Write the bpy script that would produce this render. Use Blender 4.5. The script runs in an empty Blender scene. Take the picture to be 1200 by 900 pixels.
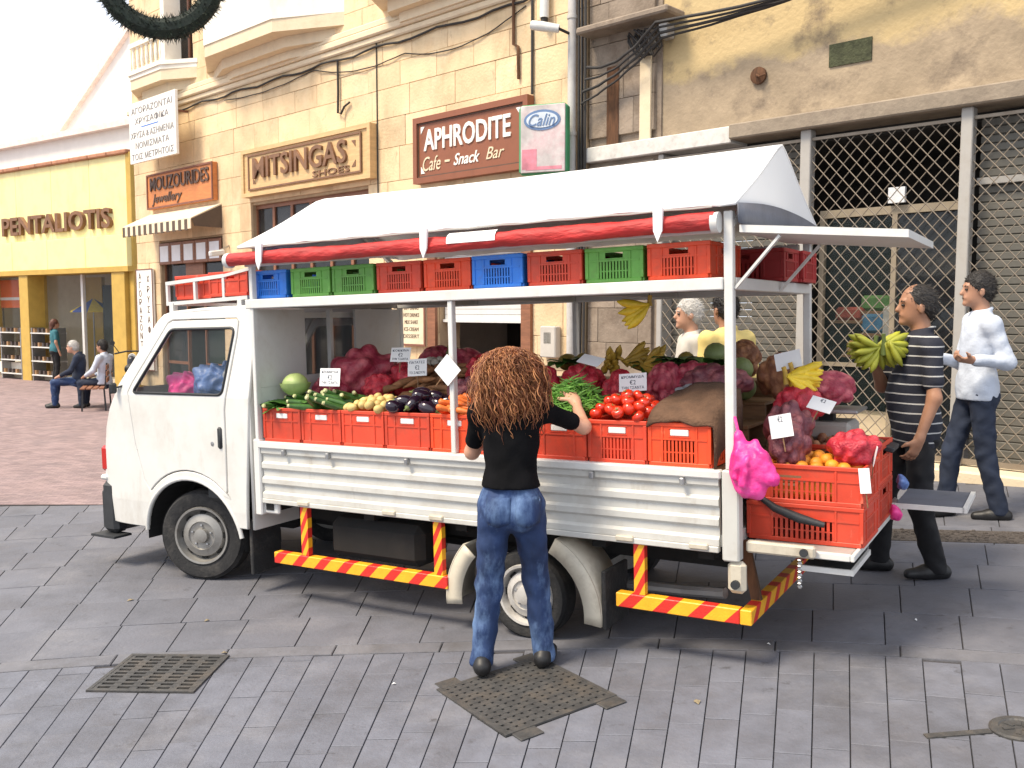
import bpy, bmesh, math, random
import numpy as np
from mathutils import Matrix, Vector, Euler
R = math.radians
rnd = random.Random(7)
SC = bpy.context.scene
COL = SC.collection

# ------------------------------------------------------------------ camera, sky, sun, exposure
cd = bpy.data.cameras.new('camera'); cam = bpy.data.objects.new('camera', cd); COL.objects.link(cam)
cd.sensor_fit = 'HORIZONTAL'; cd.sensor_width = 36.0; cd.lens = 36.0 * 1080 / 1200
cd.clip_start = .05; cd.clip_end = 500
cam.location = (0, 0, 1.87); cam.rotation_euler = (R(90) - math.atan(88 / 1080), 0, 0)
SC.camera = cam
SUN_EL, SUN_AZ = R(57), R(243)          # azimuth clockwise from +Y: behind the camera, to the left
w = bpy.data.worlds.new('World'); SC.world = w; w.use_nodes = True
nt = w.node_tree; bg = nt.nodes['Background']
sky = nt.nodes.new('ShaderNodeTexSky'); sky.sky_type = 'NISHITA'; sky.sun_disc = False
sky.sun_elevation = SUN_EL; sky.sun_rotation = SUN_AZ; sky.dust_density = 4.0; sky.air_density = 1.0; sky.ozone_density = 1.5
hs = nt.nodes.new('ShaderNodeHueSaturation'); hs.inputs['Saturation'].default_value = .42
mxs = nt.nodes.new('ShaderNodeMixRGB'); mxs.inputs[0].default_value = .78; mxs.inputs[2].default_value = (5.2, 5.5, 6.1, 1)   # thin bright overcast over the clear sky
nt.links.new(sky.outputs[0], hs.inputs['Color']); nt.links.new(hs.outputs[0], mxs.inputs[1]); nt.links.new(mxs.outputs[0], bg.inputs[0])
bg.inputs[1].default_value = .15
sd = bpy.data.lights.new('sun', 'SUN'); sd.energy = 2.9; sd.angle = R(17); sd.color = (1, .86, .66)
so = bpy.data.objects.new('sun', sd); COL.objects.link(so)
sv = Vector((math.sin(SUN_AZ) * math.cos(SUN_EL), math.cos(SUN_AZ) * math.cos(SUN_EL), math.sin(SUN_EL)))
so.rotation_euler = sv.to_track_quat('Z', 'Y').to_euler(); so.location = sv * 60
SC.view_settings.view_transform = 'Standard'; SC.view_settings.look = 'None'
SC.view_settings.exposure = 0.80; SC.view_settings.gamma = 1.0

# ------------------------------------------------------------------ frames
def g(x):                                # ground height: the square rises to the right
    return .08 * x if x > 0 else -.08 * (1 - math.exp(x))
VO = Vector((-2.226, 6.396, -.071)); vx = Vector((-.85805, .51279, -.0283)).normalized()
vy = Vector((-.513, -.85839, 0)).normalized(); vz = vx.cross(vy)
VAN = Matrix.Translation(VO) @ Matrix((vx, vy, vz)).transposed().to_4x4()      # x to the nose, y to its left side, z up
FAC = Matrix.Translation((3.9, 8.7, 0)) @ Matrix.Rotation(math.atan2(-.691, .723), 4, 'Z')   # x right along the facade, y into the wall
YEL = Matrix.Translation((-13, 25.4, 0)) @ Matrix.Rotation(math.atan2(-.565, .825), 4, 'Z')
ID = Matrix.Identity(4)

# ------------------------------------------------------------------ materials
MATS = {}
def mat(name, col, rough=.6, var=.15, scale=5, bump=0., bscale=40, metal=0., rnd_v=0., dirt=None, dscale=3, damt=.5, trans=0., alpha=1., emit=None, spec=.5, stretch=None, coat=0.):
    if name in MATS: return MATS[name]
    m = bpy.data.materials.new(name); m.use_nodes = True; n = m.node_tree.nodes; l = m.node_tree.links
    b = n['Principled BSDF']; b.inputs['Roughness'].default_value = rough; b.inputs['Metallic'].default_value = metal
    b.inputs['Specular IOR Level'].default_value = spec
    if coat: b.inputs['Coat Weight'].default_value = coat
    if trans: b.inputs['Transmission Weight'].default_value = trans
    if alpha < 1: b.inputs['Alpha'].default_value = alpha
    tc = n.new('ShaderNodeTexCoord'); vec = tc.outputs['Object']
    if stretch:
        mp = n.new('ShaderNodeMapping'); mp.inputs['Scale'].default_value = stretch; l.new(vec, mp.inputs[0]); vec = mp.outputs[0]
    no = n.new('ShaderNodeTexNoise'); no.inputs['Scale'].default_value = scale; no.inputs['Detail'].default_value = 5; no.inputs['Roughness'].default_value = .62
    l.new(vec, no.inputs['Vector'])
    if rnd_v:
        oi = n.new('ShaderNodeObjectInfo'); ad = n.new('ShaderNodeVectorMath'); ad.operation = 'MULTIPLY_ADD'
        cb = n.new('ShaderNodeCombineXYZ'); l.new(oi.outputs['Random'], cb.inputs[0]); l.new(oi.outputs['Random'], cb.inputs[1])
        l.new(cb.outputs[0], ad.inputs[0]); ad.inputs[1].default_value = (37, 53, 11); l.new(vec, ad.inputs[2]); l.new(ad.outputs[0], no.inputs['Vector'])
    cr = n.new('ShaderNodeValToRGB'); e = cr.color_ramp.elements
    e[0].position = .3; e[1].position = .7
    e[0].color = (*[c * (1 - var) for c in col], 1); e[1].color = (*[min(1, c * (1 + var)) for c in col], 1)
    l.new(no.outputs['Fac'], cr.inputs[0]); out = cr.outputs[0]
    if dirt:
        d = n.new('ShaderNodeTexNoise'); d.inputs['Scale'].default_value = dscale; d.inputs['Detail'].default_value = 7; d.inputs['Roughness'].default_value = .7
        l.new(no.inputs['Vector'].links[0].from_socket, d.inputs['Vector'])
        dr = n.new('ShaderNodeMapRange'); dr.inputs[1].default_value = .48; dr.inputs[2].default_value = .72; dr.inputs[4].default_value = damt; l.new(d.outputs['Fac'], dr.inputs[0])
        mx = n.new('ShaderNodeMixRGB'); mx.inputs[2].default_value = (*dirt, 1); l.new(dr.outputs[0], mx.inputs[0]); l.new(out, mx.inputs[1]); out = mx.outputs[0]
    if rnd_v:
        h = n.new('ShaderNodeHueSaturation'); mr = n.new('ShaderNodeMapRange'); mr.inputs[3].default_value = 1 - rnd_v; mr.inputs[4].default_value = 1 + rnd_v
        l.new(oi.outputs['Random'], mr.inputs[0]); l.new(mr.outputs[0], h.inputs['Value']); l.new(out, h.inputs['Color']); out = h.outputs[0]
    l.new(out, b.inputs['Base Color'])
    if emit: b.inputs['Emission Color'].default_value = (*emit[0], 1); b.inputs['Emission Strength'].default_value = emit[1]
    if bump:
        bn = n.new('ShaderNodeTexNoise'); bn.inputs['Scale'].default_value = bscale; bn.inputs['Detail'].default_value = 6; l.new(vec, bn.inputs['Vector'])
        bp = n.new('ShaderNodeBump'); bp.inputs['Strength'].default_value = bump; bp.inputs['Distance'].default_value = .02; l.new(bn.outputs['Fac'], bp.inputs['Height']); l.new(bp.outputs[0], b.inputs['Normal'])
    MATS[name] = m; return m

def stripes(name, c1, c2, axis, period, duty, rough=.7, off=0., wob=0.):
    """two-colour stripes along an object-space direction (woven or painted pattern)"""
    if name in MATS: return MATS[name]
    m = mat(name, c1, rough, .1, 20, bump=.15, bscale=120); n = m.node_tree.nodes; l = m.node_tree.links; b = n['Principled BSDF']
    src = b.inputs['Base Color'].links[0].from_socket
    tc = n.new('ShaderNodeTexCoord'); dp = n.new('ShaderNodeVectorMath'); dp.operation = 'DOT_PRODUCT'; dp.inputs[1].default_value = [a / period for a in axis]
    l.new(tc.outputs['Object'], dp.inputs[0])
    a0 = n.new('ShaderNodeMath'); a0.operation = 'ADD'; a0.inputs[1].default_value = off + 100; l.new(dp.outputs['Value'], a0.inputs[0]); v = a0.outputs[0]
    if wob:
        nn = n.new('ShaderNodeTexNoise'); nn.inputs['Scale'].default_value = 5; l.new(tc.outputs['Object'], nn.inputs['Vector'])
        ma = n.new('ShaderNodeMath'); ma.operation = 'MULTIPLY_ADD'; ma.inputs[1].default_value = wob; l.new(nn.outputs['Fac'], ma.inputs[0]); l.new(v, ma.inputs[2]); v = ma.outputs[0]
    fr = n.new('ShaderNodeMath'); fr.operation = 'FRACT'; l.new(v, fr.inputs[0])
    lt = n.new('ShaderNodeMath'); lt.operation = 'LESS_THAN'; lt.inputs[1].default_value = duty; l.new(fr.outputs[0], lt.inputs[0])
    mx = n.new('ShaderNodeMixRGB'); mx.inputs[2].default_value = (*c2, 1); l.new(lt.outputs[0], mx.inputs[0]); l.new(src, mx.inputs[1]); l.new(mx.outputs[0], b.inputs['Base Color'])
    return m

def overlay(name, col, scale, lo, hi, amt, stretch=(1, 1, 1), mode='MIX'):
    """broad stains that run on across neighbouring pieces"""
    m = MATS[name]; n = m.node_tree.nodes; l = m.node_tree.links; b = n['Principled BSDF']; src = b.inputs['Base Color'].links[0].from_socket
    tc = n.new('ShaderNodeTexCoord'); mp = n.new('ShaderNodeMapping'); mp.inputs['Scale'].default_value = stretch; l.new(tc.outputs['Object'], mp.inputs[0])
    no = n.new('ShaderNodeTexNoise'); no.inputs['Scale'].default_value = scale; no.inputs['Detail'].default_value = 8; no.inputs['Roughness'].default_value = .68; l.new(mp.outputs[0], no.inputs['Vector'])
    mr = n.new('ShaderNodeMapRange'); mr.inputs[1].default_value = lo; mr.inputs[2].default_value = hi; mr.inputs[4].default_value = amt; l.new(no.outputs['Fac'], mr.inputs[0])
    mx = n.new('ShaderNodeMixRGB'); mx.blend_type = mode; mx.inputs[2].default_value = (*col, 1); l.new(mr.outputs[0], mx.inputs[0]); l.new(src, mx.inputs[1]); l.new(mx.outputs[0], b.inputs['Base Color'])
mat('white_paint', (.66, .655, .625), .35, .05, 3, dirt=(.42, .38, .32), dscale=2.2, damt=.35, coat=.25)
overlay('white_paint', (.32, .26, .19), 3, .54, .76, .5, (1, 1, .4)); overlay('white_paint', (.2, .1, .05), 14, .68, .76, .7)
mat('bed_paint', (.55, .545, .51), .42, .07, 3, dirt=(.36, .31, .25), dscale=4, damt=.5)
overlay('bed_paint', (.25, .19, .13), 5, .6, .75, .5, (1, 1, .3))
mat('white_metal', (.66, .655, .63), .45, .06, 6, dirt=(.4, .36, .3), dscale=6, damt=.4)
mat('cream_fender', (.55, .5, .4), .5, .08, 5, dirt=(.2, .16, .12), dscale=5, damt=.6)
mat('black_plastic', (.025, .027, .03), .55, .2, 10, bump=.1)
mat('rubber', (.018, .018, .019), .8, .25, 14, bump=.25, bscale=60, dirt=(.09, .08, .07), dscale=7, damt=.5)
mat('under', (.008, .008, .008), .9, .3, 6, dirt=(.022, .019, .016), dscale=5)
mat('rim', (.33, .32, .30), .45, .15, 9, metal=.55, dirt=(.1, .08, .06), dscale=9, damt=.6)
mat('rim_rear', (.55, .53, .5), .5, .12, 9, metal=.2, dirt=(.14, .11, .08), dscale=8, damt=.6)
mat('steel', (.4, .4, .4), .35, .1, 8, metal=.8)
mat('tarp', (.82, .82, .82), .55, .03, 3, bump=.12, bscale=6, dirt=(.6, .58, .54), dscale=1.5, damt=.25)
mat('tarp_grey', (.11, .12, .15), .6, .15, 6, bump=.1)
mat('tarp_red', (.44, .022, .02), .6, .35, 5, bump=.5, bscale=14, stretch=(1, 2, 4), dirt=(.22, .03, .03), dscale=4, damt=.6)
mat('lamp_red', (.45, .02, .015), .2, .1, 8, coat=.5)
mat('crate_red', (.60, .055, .022), .5, .12, 9, rnd_v=.14, dirt=(.3, .07, .04), dscale=10, damt=.4)
mat('crate_orange', (.78, .07, .015), .45, .1, 9, rnd_v=.1, dirt=(.4, .07, .03), dscale=10, damt=.35)
mat('crate_dark', (.33, .02, .02), .5, .12, 9, rnd_v=.1)
mat('crate_green', (.11, .32, .05), .5, .12, 9, rnd_v=.2, dirt=(.07, .15, .04), dscale=10, damt=.4)
mat('crate_blue', (.02, .17, .62), .45, .12, 9, rnd_v=.12, dirt=(.04, .12, .35), dscale=10, damt=.35)
for nm, c_ in (('crate_red', (.75, .22, .14)), ('crate_orange', (.85, .25, .12)), ('crate_green', (.3, .5, .2)), ('crate_blue', (.2, .38, .75))): overlay(nm, c_, 16, .6, .72, .55, (1, 1, .4)); overlay(nm, (.12, .06, .04), 5, .58, .75, .4)
mat('handle_white', (.78, .75, .72), .5, .05, 20)
mat('card', (.78, .79, .8), .7, .04, 8); mat('ink', (.05, .06, .09), .8, .2, 30)
mat('wood', (.2, .11, .05), .6, .3, 6, stretch=(1, 6, 6), bump=.15); mat('cloth_brown', (.11, .06, .035), .95, .3, 9, bump=.5, bscale=60)
glass = mat('glass', (.75, .8, .8), .03, .02, 3, trans=.95, spec=.4)
def tint_glass(name, col, a):
    m = mat(name, col, .04, .05, 3, alpha=a, spec=.5); return m
tint_glass('glass_thin', (.05, .07, .07), .16); tint_glass('glass_shop', (.03, .035, .04), .45)

# ------------------------------------------------------------------ mesh helpers
class MB:
    def __init__(s): s.v = []; s.f = []; s.mi = []; s.cur = 0
    def add(s, vs, fs):
        o = len(s.v); s.v += [tuple(p) for p in vs]; s.f += [tuple(i + o for i in f) for f in fs]; s.mi += [s.cur] * len(fs); return s
    def box(s, x0, x1, y0, y1, z0, z1, b=0., M=None):
        if x0 > x1: x0, x1 = x1, x0
        if y0 > y1: y0, y1 = y1, y0
        if z0 > z1: z0, z1 = z1, z0
        if b <= 0:
            vs = [(x, y, z) for x in (x0, x1) for y in (y0, y1) for z in (z0, z1)]
            fs = [(0, 1, 3, 2), (4, 6, 7, 5), (0, 4, 5, 1), (2, 3, 7, 6), (0, 2, 6, 4), (1, 5, 7, 3)]
        else:
            b = min(b, (x1 - x0) * .45, (y1 - y0) * .45, (z1 - z0) * .45)
            vs = []; idx = {}
            X = (x0, x1); Y = (y0, y1); Z = (z0, z1)
            for i in (0, 1):
                for j in (0, 1):
                    for k in (0, 1):
                        sx, sy, sz = (1 - 2 * i) * b, (1 - 2 * j) * b, (1 - 2 * k) * b
                        idx[i, j, k] = len(vs)
                        vs += [(X[i], Y[j] + sy, Z[k] + sz), (X[i] + sx, Y[j], Z[k] + sz), (X[i] + sx, Y[j] + sy, Z[k])]
            fs = []
            for i in (0, 1):
                fs.append([idx[i, 0, 0], idx[i, 1, 0], idx[i, 1, 1], idx[i, 0, 1]])
                fs.append([idx[0, i, 0] + 1, idx[1, i, 0] + 1, idx[1, i, 1] + 1, idx[0, i, 1] + 1])
                fs.append([idx[0, 0, i] + 2, idx[1, 0, i] + 2, idx[1, 1, i] + 2, idx[0, 1, i] + 2])
            for a in (0, 1):
                for c in (0, 1):
                    fs.append([idx[0, a, c] + 1, idx[1, a, c] + 1, idx[1, a, c] + 2, idx[0, a, c] + 2])
                    fs.append([idx[a, 0, c], idx[a, 1, c], idx[a, 1, c] + 2, idx[a, 0, c] + 2])
                    fs.append([idx[a, c, 0], idx[a, c, 1], idx[a, c, 1] + 1, idx[a, c, 0] + 1])
            for q in idx.values(): fs.append([q, q + 1, q + 2])
        if M is not None: vs = [M @ Vector(p) for p in vs]
        return s.add(vs, fs)
    def tube(s, pts, r, n=8, cap=True, closed=False):
        pts = [Vector(p) for p in pts]; k = len(pts); rr = r if isinstance(r, (list, tuple)) else [r] * k
        up = None; vs = []; fs = []
        for i, p in enumerate(pts):
            a = pts[(i - 1) % k] if (i or closed) else p; b = pts[(i + 1) % k] if (i < k - 1 or closed) else p
            t = (b - a).normalized()
            if up is None:
                up = Vector((0, 0, 1)) if abs(t.z) < .9 else Vector((1, 0, 0))
            sd_ = t.cross(up).normalized(); up = sd_.cross(t).normalized()
            for j in range(n):
                an = 2 * math.pi * (j + .5) / n
                vs.append(p + (sd_ * math.cos(an) + up * math.sin(an)) * rr[i])
        for i in range(k if closed else k - 1):
            for j in range(n):
                i2 = (i + 1) % k
                fs.append((i * n + j, i * n + (j + 1) % n, i2 * n + (j + 1) % n, i2 * n + j))
        if cap and not closed: fs += [tuple(range(n - 1, -1, -1)), tuple((k - 1) * n + j for j in range(n))]
        return s.add(vs, fs)
    def bar(s, a, b, w_, h_):              # rectangular bar between two points
        a, b = Vector(a), Vector(b); t = (b - a).normalized(); up = Vector((0, 0, 1)) if abs(t.z) < .95 else Vector((0, 1, 0))
        sx = t.cross(up).normalized(); uy = sx.cross(t)
        vs = [p + sx * i * w_ / 2 + uy * j * h_ / 2 for p in (a, b) for i, j in ((-1, -1), (1, -1), (1, 1), (-1, 1))]
        return s.add(vs, [(0, 1, 2, 3), (7, 6, 5, 4), (0, 4, 5, 1), (1, 5, 6, 2), (2, 6, 7, 3), (3, 7, 4, 0)])
    def lathe(s, prof, n=24, M=None, closed=False):       # profile (r, h) about the local z axis
        vs = []; fs = []; k = len(prof)
        for r, h in prof:
            for j in range(n): a = 2 * math.pi * j / n; vs.append(Vector((r * math.cos(a), r * math.sin(a), h)))
        for i in range(k - (0 if closed else 1)):
            for j in range(n): i2 = (i + 1) % k; fs.append((i * n + j, i * n + (j + 1) % n, i2 * n + (j + 1) % n, i2 * n + j))
        if not closed: fs += [tuple(range(n)), tuple((k - 1) * n + j for j in range(n))]
        if M is not None: vs = [M @ p for p in vs]
        return s.add(vs, fs)
    def prism(s, poly, fn, d0, d1, bev=0.):  # convex/any polygon (a,b) swept from d0 to d1; fn(a,b,d) -> xyz; bevel on the d1 side
        k = len(poly); rings = [(poly, d0)]
        if bev:
            cx = sum(p[0] for p in poly) / k; cy = sum(p[1] for p in poly) / k
            ins = []
            for p in poly:
                d = math.hypot(cx - p[0], cy - p[1]) or 1; q = min(bev * 1.4 / d, .4); ins.append((p[0] + (cx - p[0]) * q, p[1] + (cy - p[1]) * q))
            rings += [(poly, d1 - bev * (1 if d1 > d0 else -1)), (ins, d1)]
        else: rings.append((poly, d1))
        vs = [fn(a, b, d) for pl, d in rings for a, b in pl]; fs = []
        for i in range(len(rings) - 1):
            for j in range(k): fs.append((i * k + j, i * k + (j + 1) % k, (i + 1) * k + (j + 1) % k, (i + 1) * k + j))
        m = (len(rings) - 1) * k
        fs += [tuple(range(k)), tuple(range(m, m + k))]
        return s.add(vs, fs)
    def mesh(s, name, mats, smooth=None, recalc=True):
        me = bpy.data.meshes.new(name); me.from_pydata(s.v, [], s.f)
        for m in (mats if isinstance(mats, (list, tuple)) else [mats]): me.materials.append(MATS[m])
        me.polygons.foreach_set('material_index', s.mi)
        if recalc:
            bm = bmesh.new(); bm.from_mesh(me); bmesh.ops.recalc_face_normals(bm, faces=bm.faces); bm.to_mesh(me); bm.free()
        if smooth is not None:
            me.polygons.foreach_set('use_smooth', [True] * len(me.polygons))
            if smooth < 179: me.set_sharp_from_angle(angle=R(smooth))
        me.update(); return me
    def build(s, name, mats, parent=None, M=None, smooth=None):
        return link(name, s.mesh(name, mats, smooth), parent, M)

def link(name, data, parent=None, M=None):
    o = bpy.data.objects.new(name, data); COL.objects.link(o)
    if parent is not None: o.parent = parent
    if M is not None: o.matrix_local = M
    return o
def tag(o, label, cat, group=None):
    o['label'] = label; o['category'] = cat
    if group: o['group'] = group
    return o
def thing(name, label, cat, M=ID, group=None):
    o = bpy.data.objects.new(name, None); COL.objects.link(o); o.empty_display_size = .1; o.matrix_local = M; return tag(o, label, cat, group)
def struct(o): o['kind'] = 'structure'; return o
def stuff(o): o['kind'] = 'stuff'; return o
def T(x, y, z): return Matrix.Translation((x, y, z))
def RZ(a): return Matrix.Rotation(R(a), 4, 'Z')
def RX(a): return Matrix.Rotation(R(a), 4, 'X')
def RY(a): return Matrix.Rotation(R(a), 4, 'Y')
def curve_mesh(name, loops, ext, bev=0.):   # filled 2D outline with holes -> plate in the local xy plane, thickness 2*ext
    cu = bpy.data.curves.new(name, 'CURVE'); cu.dimensions = '2D'; cu.fill_mode = 'BOTH'; cu.extrude = ext; cu.bevel_depth = bev; cu.bevel_resolution = 1; cu.offset = -bev
    for lp in loops:
        sp = cu.splines.new('POLY'); sp.points.add(len(lp) - 1); sp.use_cyclic_u = True
        for i, p in enumerate(lp): sp.points[i].co = (p[0], p[1], 0, 1)
    ob = bpy.data.objects.new(name, cu); COL.objects.link(ob); bpy.context.view_layer.update()
    me = bpy.data.meshes.new_from_object(ob.evaluated_get(bpy.context.evaluated_depsgraph_get())); COL.objects.unlink(ob); bpy.data.objects.remove(ob); bpy.data.curves.remove(cu)
    me.name = name; return me
def text_mesh(body, w_, h_, ext, m, shear=0., bold=0., space=1.):
    """lettering fitted in a w x h box centred on the origin, lying in xy, facing +z"""
    cu = bpy.data.curves.new('lettering', 'FONT'); cu.body = body; cu.extrude = .01; cu.shear = shear; cu.align_x = 'CENTER'; cu.offset = bold; cu.space_character = space; cu.resolution_u = 3; cu.space_line = 1.1
    ob = bpy.data.objects.new('lettering', cu); COL.objects.link(ob); bpy.context.view_layer.update()
    me = bpy.data.meshes.new_from_object(ob.evaluated_get(bpy.context.evaluated_depsgraph_get())); COL.objects.unlink(ob); bpy.data.objects.remove(ob); bpy.data.curves.remove(cu)
    co = np.empty(len(me.vertices) * 3); me.vertices.foreach_get('co', co); co = co.reshape(-1, 3)
    lo, hi = co.min(0), co.max(0); sc = np.array([w_, h_, ext * 2]) / np.maximum(hi - lo, 1e-6)
    co = (co - (lo + hi) / 2) * sc; co[:, 2] += ext; me.vertices.foreach_set('co', co.ravel()); me.materials.clear(); me.materials.append(MATS[m]); me.update(); me.name = 'lettering'; return me
UP = RX(90)                                  # plate in xy -> upright, facing -y

# ------------------------------------------------------------------ smooth implicit surfaces (bodies, bags)
def polygonize(prims, h, k=.03, cuts=(), noise=0., nscale=20.):
    A = []
    for p in prims:
        if p[0] == 'c': c = np.array([p[1], p[2]]); r = max(p[3], p[4]); A.append((c.min(0) - r, c.max(0) + r))
        else: c = np.array(p[1]); r = max(p[2]); A.append((c - r, c + r))
    lo = np.min([a for a, b in A], 0) - 3 * h - k * .5; hi = np.max([b for a, b in A], 0) + 3 * h + k * .5
    n = np.ceil((hi - lo) / h).astype(int) + 1; F = np.full(n, .08, np.float32)
    ax = [lo[i] + h * np.arange(n[i]) for i in range(3)]
    for p, (a, b) in zip(prims, A):
        kk = p[5] if p[0] == 'c' and len(p) > 5 else (p[4] if p[0] == 'e' and len(p) > 4 else k)
        mg = max(kk, .01) + 2 * h
        i0 = np.maximum(((a - mg - lo) / h).astype(int), 0); i1 = np.minimum(((b + mg - lo) / h).astype(int) + 2, n)
        sl = tuple(slice(i0[i], i1[i]) for i in range(3))
        X, Y, Z = np.meshgrid(*[ax[i][i0[i]:i1[i]] for i in range(3)], indexing='ij')
        if p[0] == 'c':
            p0, p1 = np.array(p[1], float), np.array(p[2], float); d = p1 - p0; L = max(d @ d, 1e-9)
            t = np.clip(((X - p0[0]) * d[0] + (Y - p0[1]) * d[1] + (Z - p0[2]) * d[2]) / L, 0, 1)
            D = np.sqrt((X - p0[0] - t * d[0]) ** 2 + (Y - p0[1] - t * d[1]) ** 2 + (Z - p0[2] - t * d[2]) ** 2) - (p[3] + (p[4] - p[3]) * t)
        else:
            c = np.array(p[1]); rr = np.array(p[2], float); q = np.stack([X - c[0], Y - c[1], Z - c[2]], -1)
            if len(p) > 3 and p[3] is not None: q = q @ np.array(p[3])
            k0 = np.linalg.norm(q / rr, axis=-1); k1 = np.linalg.norm(q / (rr * rr), axis=-1) + 1e-9; D = k0 * (k0 - 1) / k1
        S = F[sl]; hh = np.maximum(kk - np.abs(S - D), 0) / max(kk, 1e-6); F[sl] = np.minimum(S, D) - hh * hh * kk * .25
    if noise or cuts:
        X, Y, Z = np.meshgrid(*ax, indexing='ij', sparse=True)
        if noise: F += noise * (np.sin(X * nscale + 1.3 * np.sin(Z * nscale * .7)) * np.sin(Y * nscale * 1.1 + np.sin(X * nscale * .6)) * np.sin(Z * nscale * .9 + 1.1 * np.sin(Y * nscale * .8)))
        for (nx, ny, nz, d) in cuts: F = np.maximum(F, nx * X + ny * Y + nz * Z - d)
    neg = F < 0; nx, ny, nz = [m - 1 for m in n]
    cnt = np.zeros((nx, ny, nz), np.int8); acc = np.zeros((nx, ny, nz, 3), np.float32); base = np.stack(np.meshgrid(np.arange(nx), np.arange(ny), np.arange(nz), indexing='ij'), -1) if False else None
    def sub(arr, o): return arr[o[0]:o[0] + nx, o[1]:o[1] + ny, o[2]:o[2] + nz]
    for axis in range(3):
        o1, o2 = [i for i in range(3) if i != axis]
        for a in (0, 1):
            for b in (0, 1):
                s0 = [0, 0, 0]; s0[o1] = a; s0[o2] = b; s1 = list(s0); s1[axis] = 1
                f0, f1 = sub(F, s0), sub(F, s1); m = sub(neg, s0) != sub(neg, s1)
                t = f0[m] / (f0[m] - f1[m]); pos = np.tile(np.array(s0, np.float32), (len(t), 1)); pos[:, axis] += t
                acc[m] += pos; cnt[m] += 1
    act = cnt > 0; ijk = np.argwhere(act); idx = np.full((nx, ny, nz), -1, np.int64); idx[act] = np.arange(len(ijk))
    V = lo + h * (ijk + acc[act] / cnt[act][:, None])
    faces = []
    for axis in range(3):
        o1, o2 = [(1, 2), (2, 0), (0, 1)][axis]
        sl0 = [slice(1, -1)] * 3; sl0[axis] = slice(0, -1); sl1 = list(sl0); sl1[axis] = slice(1, None)
        m = neg[tuple(sl0)] != neg[tuple(sl1)]; e = np.argwhere(m); e[:, o1] += 1; e[:, o2] += 1
        inside = neg[e[:, 0], e[:, 1], e[:, 2]]
        def cell(d1, d2): q = e.copy(); q[:, o1] += d1; q[:, o2] += d2; return idx[q[:, 0], q[:, 1], q[:, 2]]
        Q = np.stack([cell(-1, -1), cell(0, -1), cell(0, 0), cell(-1, 0)], -1); Q[~inside] = Q[~inside][:, ::-1]; faces.append(Q)
    Q = np.concatenate(faces); Q = Q[(Q >= 0).all(1)]
    return V, Q
def implicit(name, prims, h, m, parent=None, M=None, k=.03, cuts=(), relax=2, noise=0., nscale=20.):
    V, Q = polygonize(prims, h, k, cuts, noise, nscale)
    E = np.concatenate([Q[:, [0, 1]], Q[:, [1, 2]], Q[:, [2, 3]], Q[:, [3, 0]]])
    for _ in range(relax):
        S = np.zeros_like(V); c = np.zeros(len(V)); np.add.at(S, E[:, 0], V[E[:, 1]]); np.add.at(c, E[:, 0], 1); V = V * .5 + .5 * S / np.maximum(c, 1)[:, None]
    me = bpy.data.meshes.new(name); me.from_pydata(V.tolist(), [], Q.tolist()); me.materials.append(MATS[m])
    me.polygons.foreach_set('use_smooth', [True] * len(me.polygons)); me.update()
    if parent is None and M is None: return me
    return link(name, me, parent, M)
def copy_tree(o, parent=None):
    c = o.copy(); COL.objects.link(c); c.parent = parent
    for ch in list(o.children): copy_tree(ch, c)
    return c

# ================================================================== GROUND
mat('mortar', (.055, .052, .056), .9, .25, 9, bump=.3, bscale=60)
mat('slab', (.13, .134, .158), .72, .16, 5, bump=.22, bscale=45, rnd_v=.08, dirt=(.085, .08, .085), dscale=2.5, damt=.5)
mat('paver', (.132, .138, .166), .7, .15, 6, bump=.22, bscale=50, rnd_v=.09, dirt=(.09, .083, .085), dscale=2.5, damt=.5)
mat('band', (.136, .137, .155), .75, .15, 5, bump=.2, dirt=(.08, .075, .07), dscale=4, damt=.5)
mat('iron', (.07, .068, .066), .6, .3, 12, metal=.25, bump=.3, dirt=(.13, .10, .07), dscale=6, damt=.6); mat('hole', (.006, .006, .006), .9)
for nm in ('slab', 'paver', 'band'):
    overlay(nm, (.06, .055, .055), .9, .5, .72, .55); overlay(nm, (.24, .235, .25), 1.6, .52, .75, .5); overlay(nm, (.04, .036, .034), 7, .62, .72, .6)
# brick-paved lane: procedural bricks, too far away to pick apart
m = mat('red_paving', (.31, .225, .22), .85, .2, 4, bump=.2, dirt=(.2, .16, .165), dscale=1.5, damt=.6)
n = m.node_tree.nodes; l = m.node_tree.links; b = n['Principled BSDF']; src = b.inputs['Base Color'].links[0].from_socket
tc = n.new('ShaderNodeTexCoord'); br = n.new('ShaderNodeTexBrick'); br.inputs['Scale'].default_value = 4.2; br.inputs['Color1'].default_value = (1, 1, 1, 1); br.inputs['Color2'].default_value = (.72, .72, .75, 1); br.inputs['Mortar'].default_value = (.5, .5, .5, 1); br.inputs['Mortar Size'].default_value = .012
l.new(tc.outputs['Object'], br.inputs[0]); mx = n.new('ShaderNodeMixRGB'); mx.blend_type = 'MULTIPLY'; mx.inputs[0].default_value = 1; l.new(src, mx.inputs[1]); l.new(br.outputs[0], mx.inputs[2]); l.new(mx.outputs[0], b.inputs['Base Color'])

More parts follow.
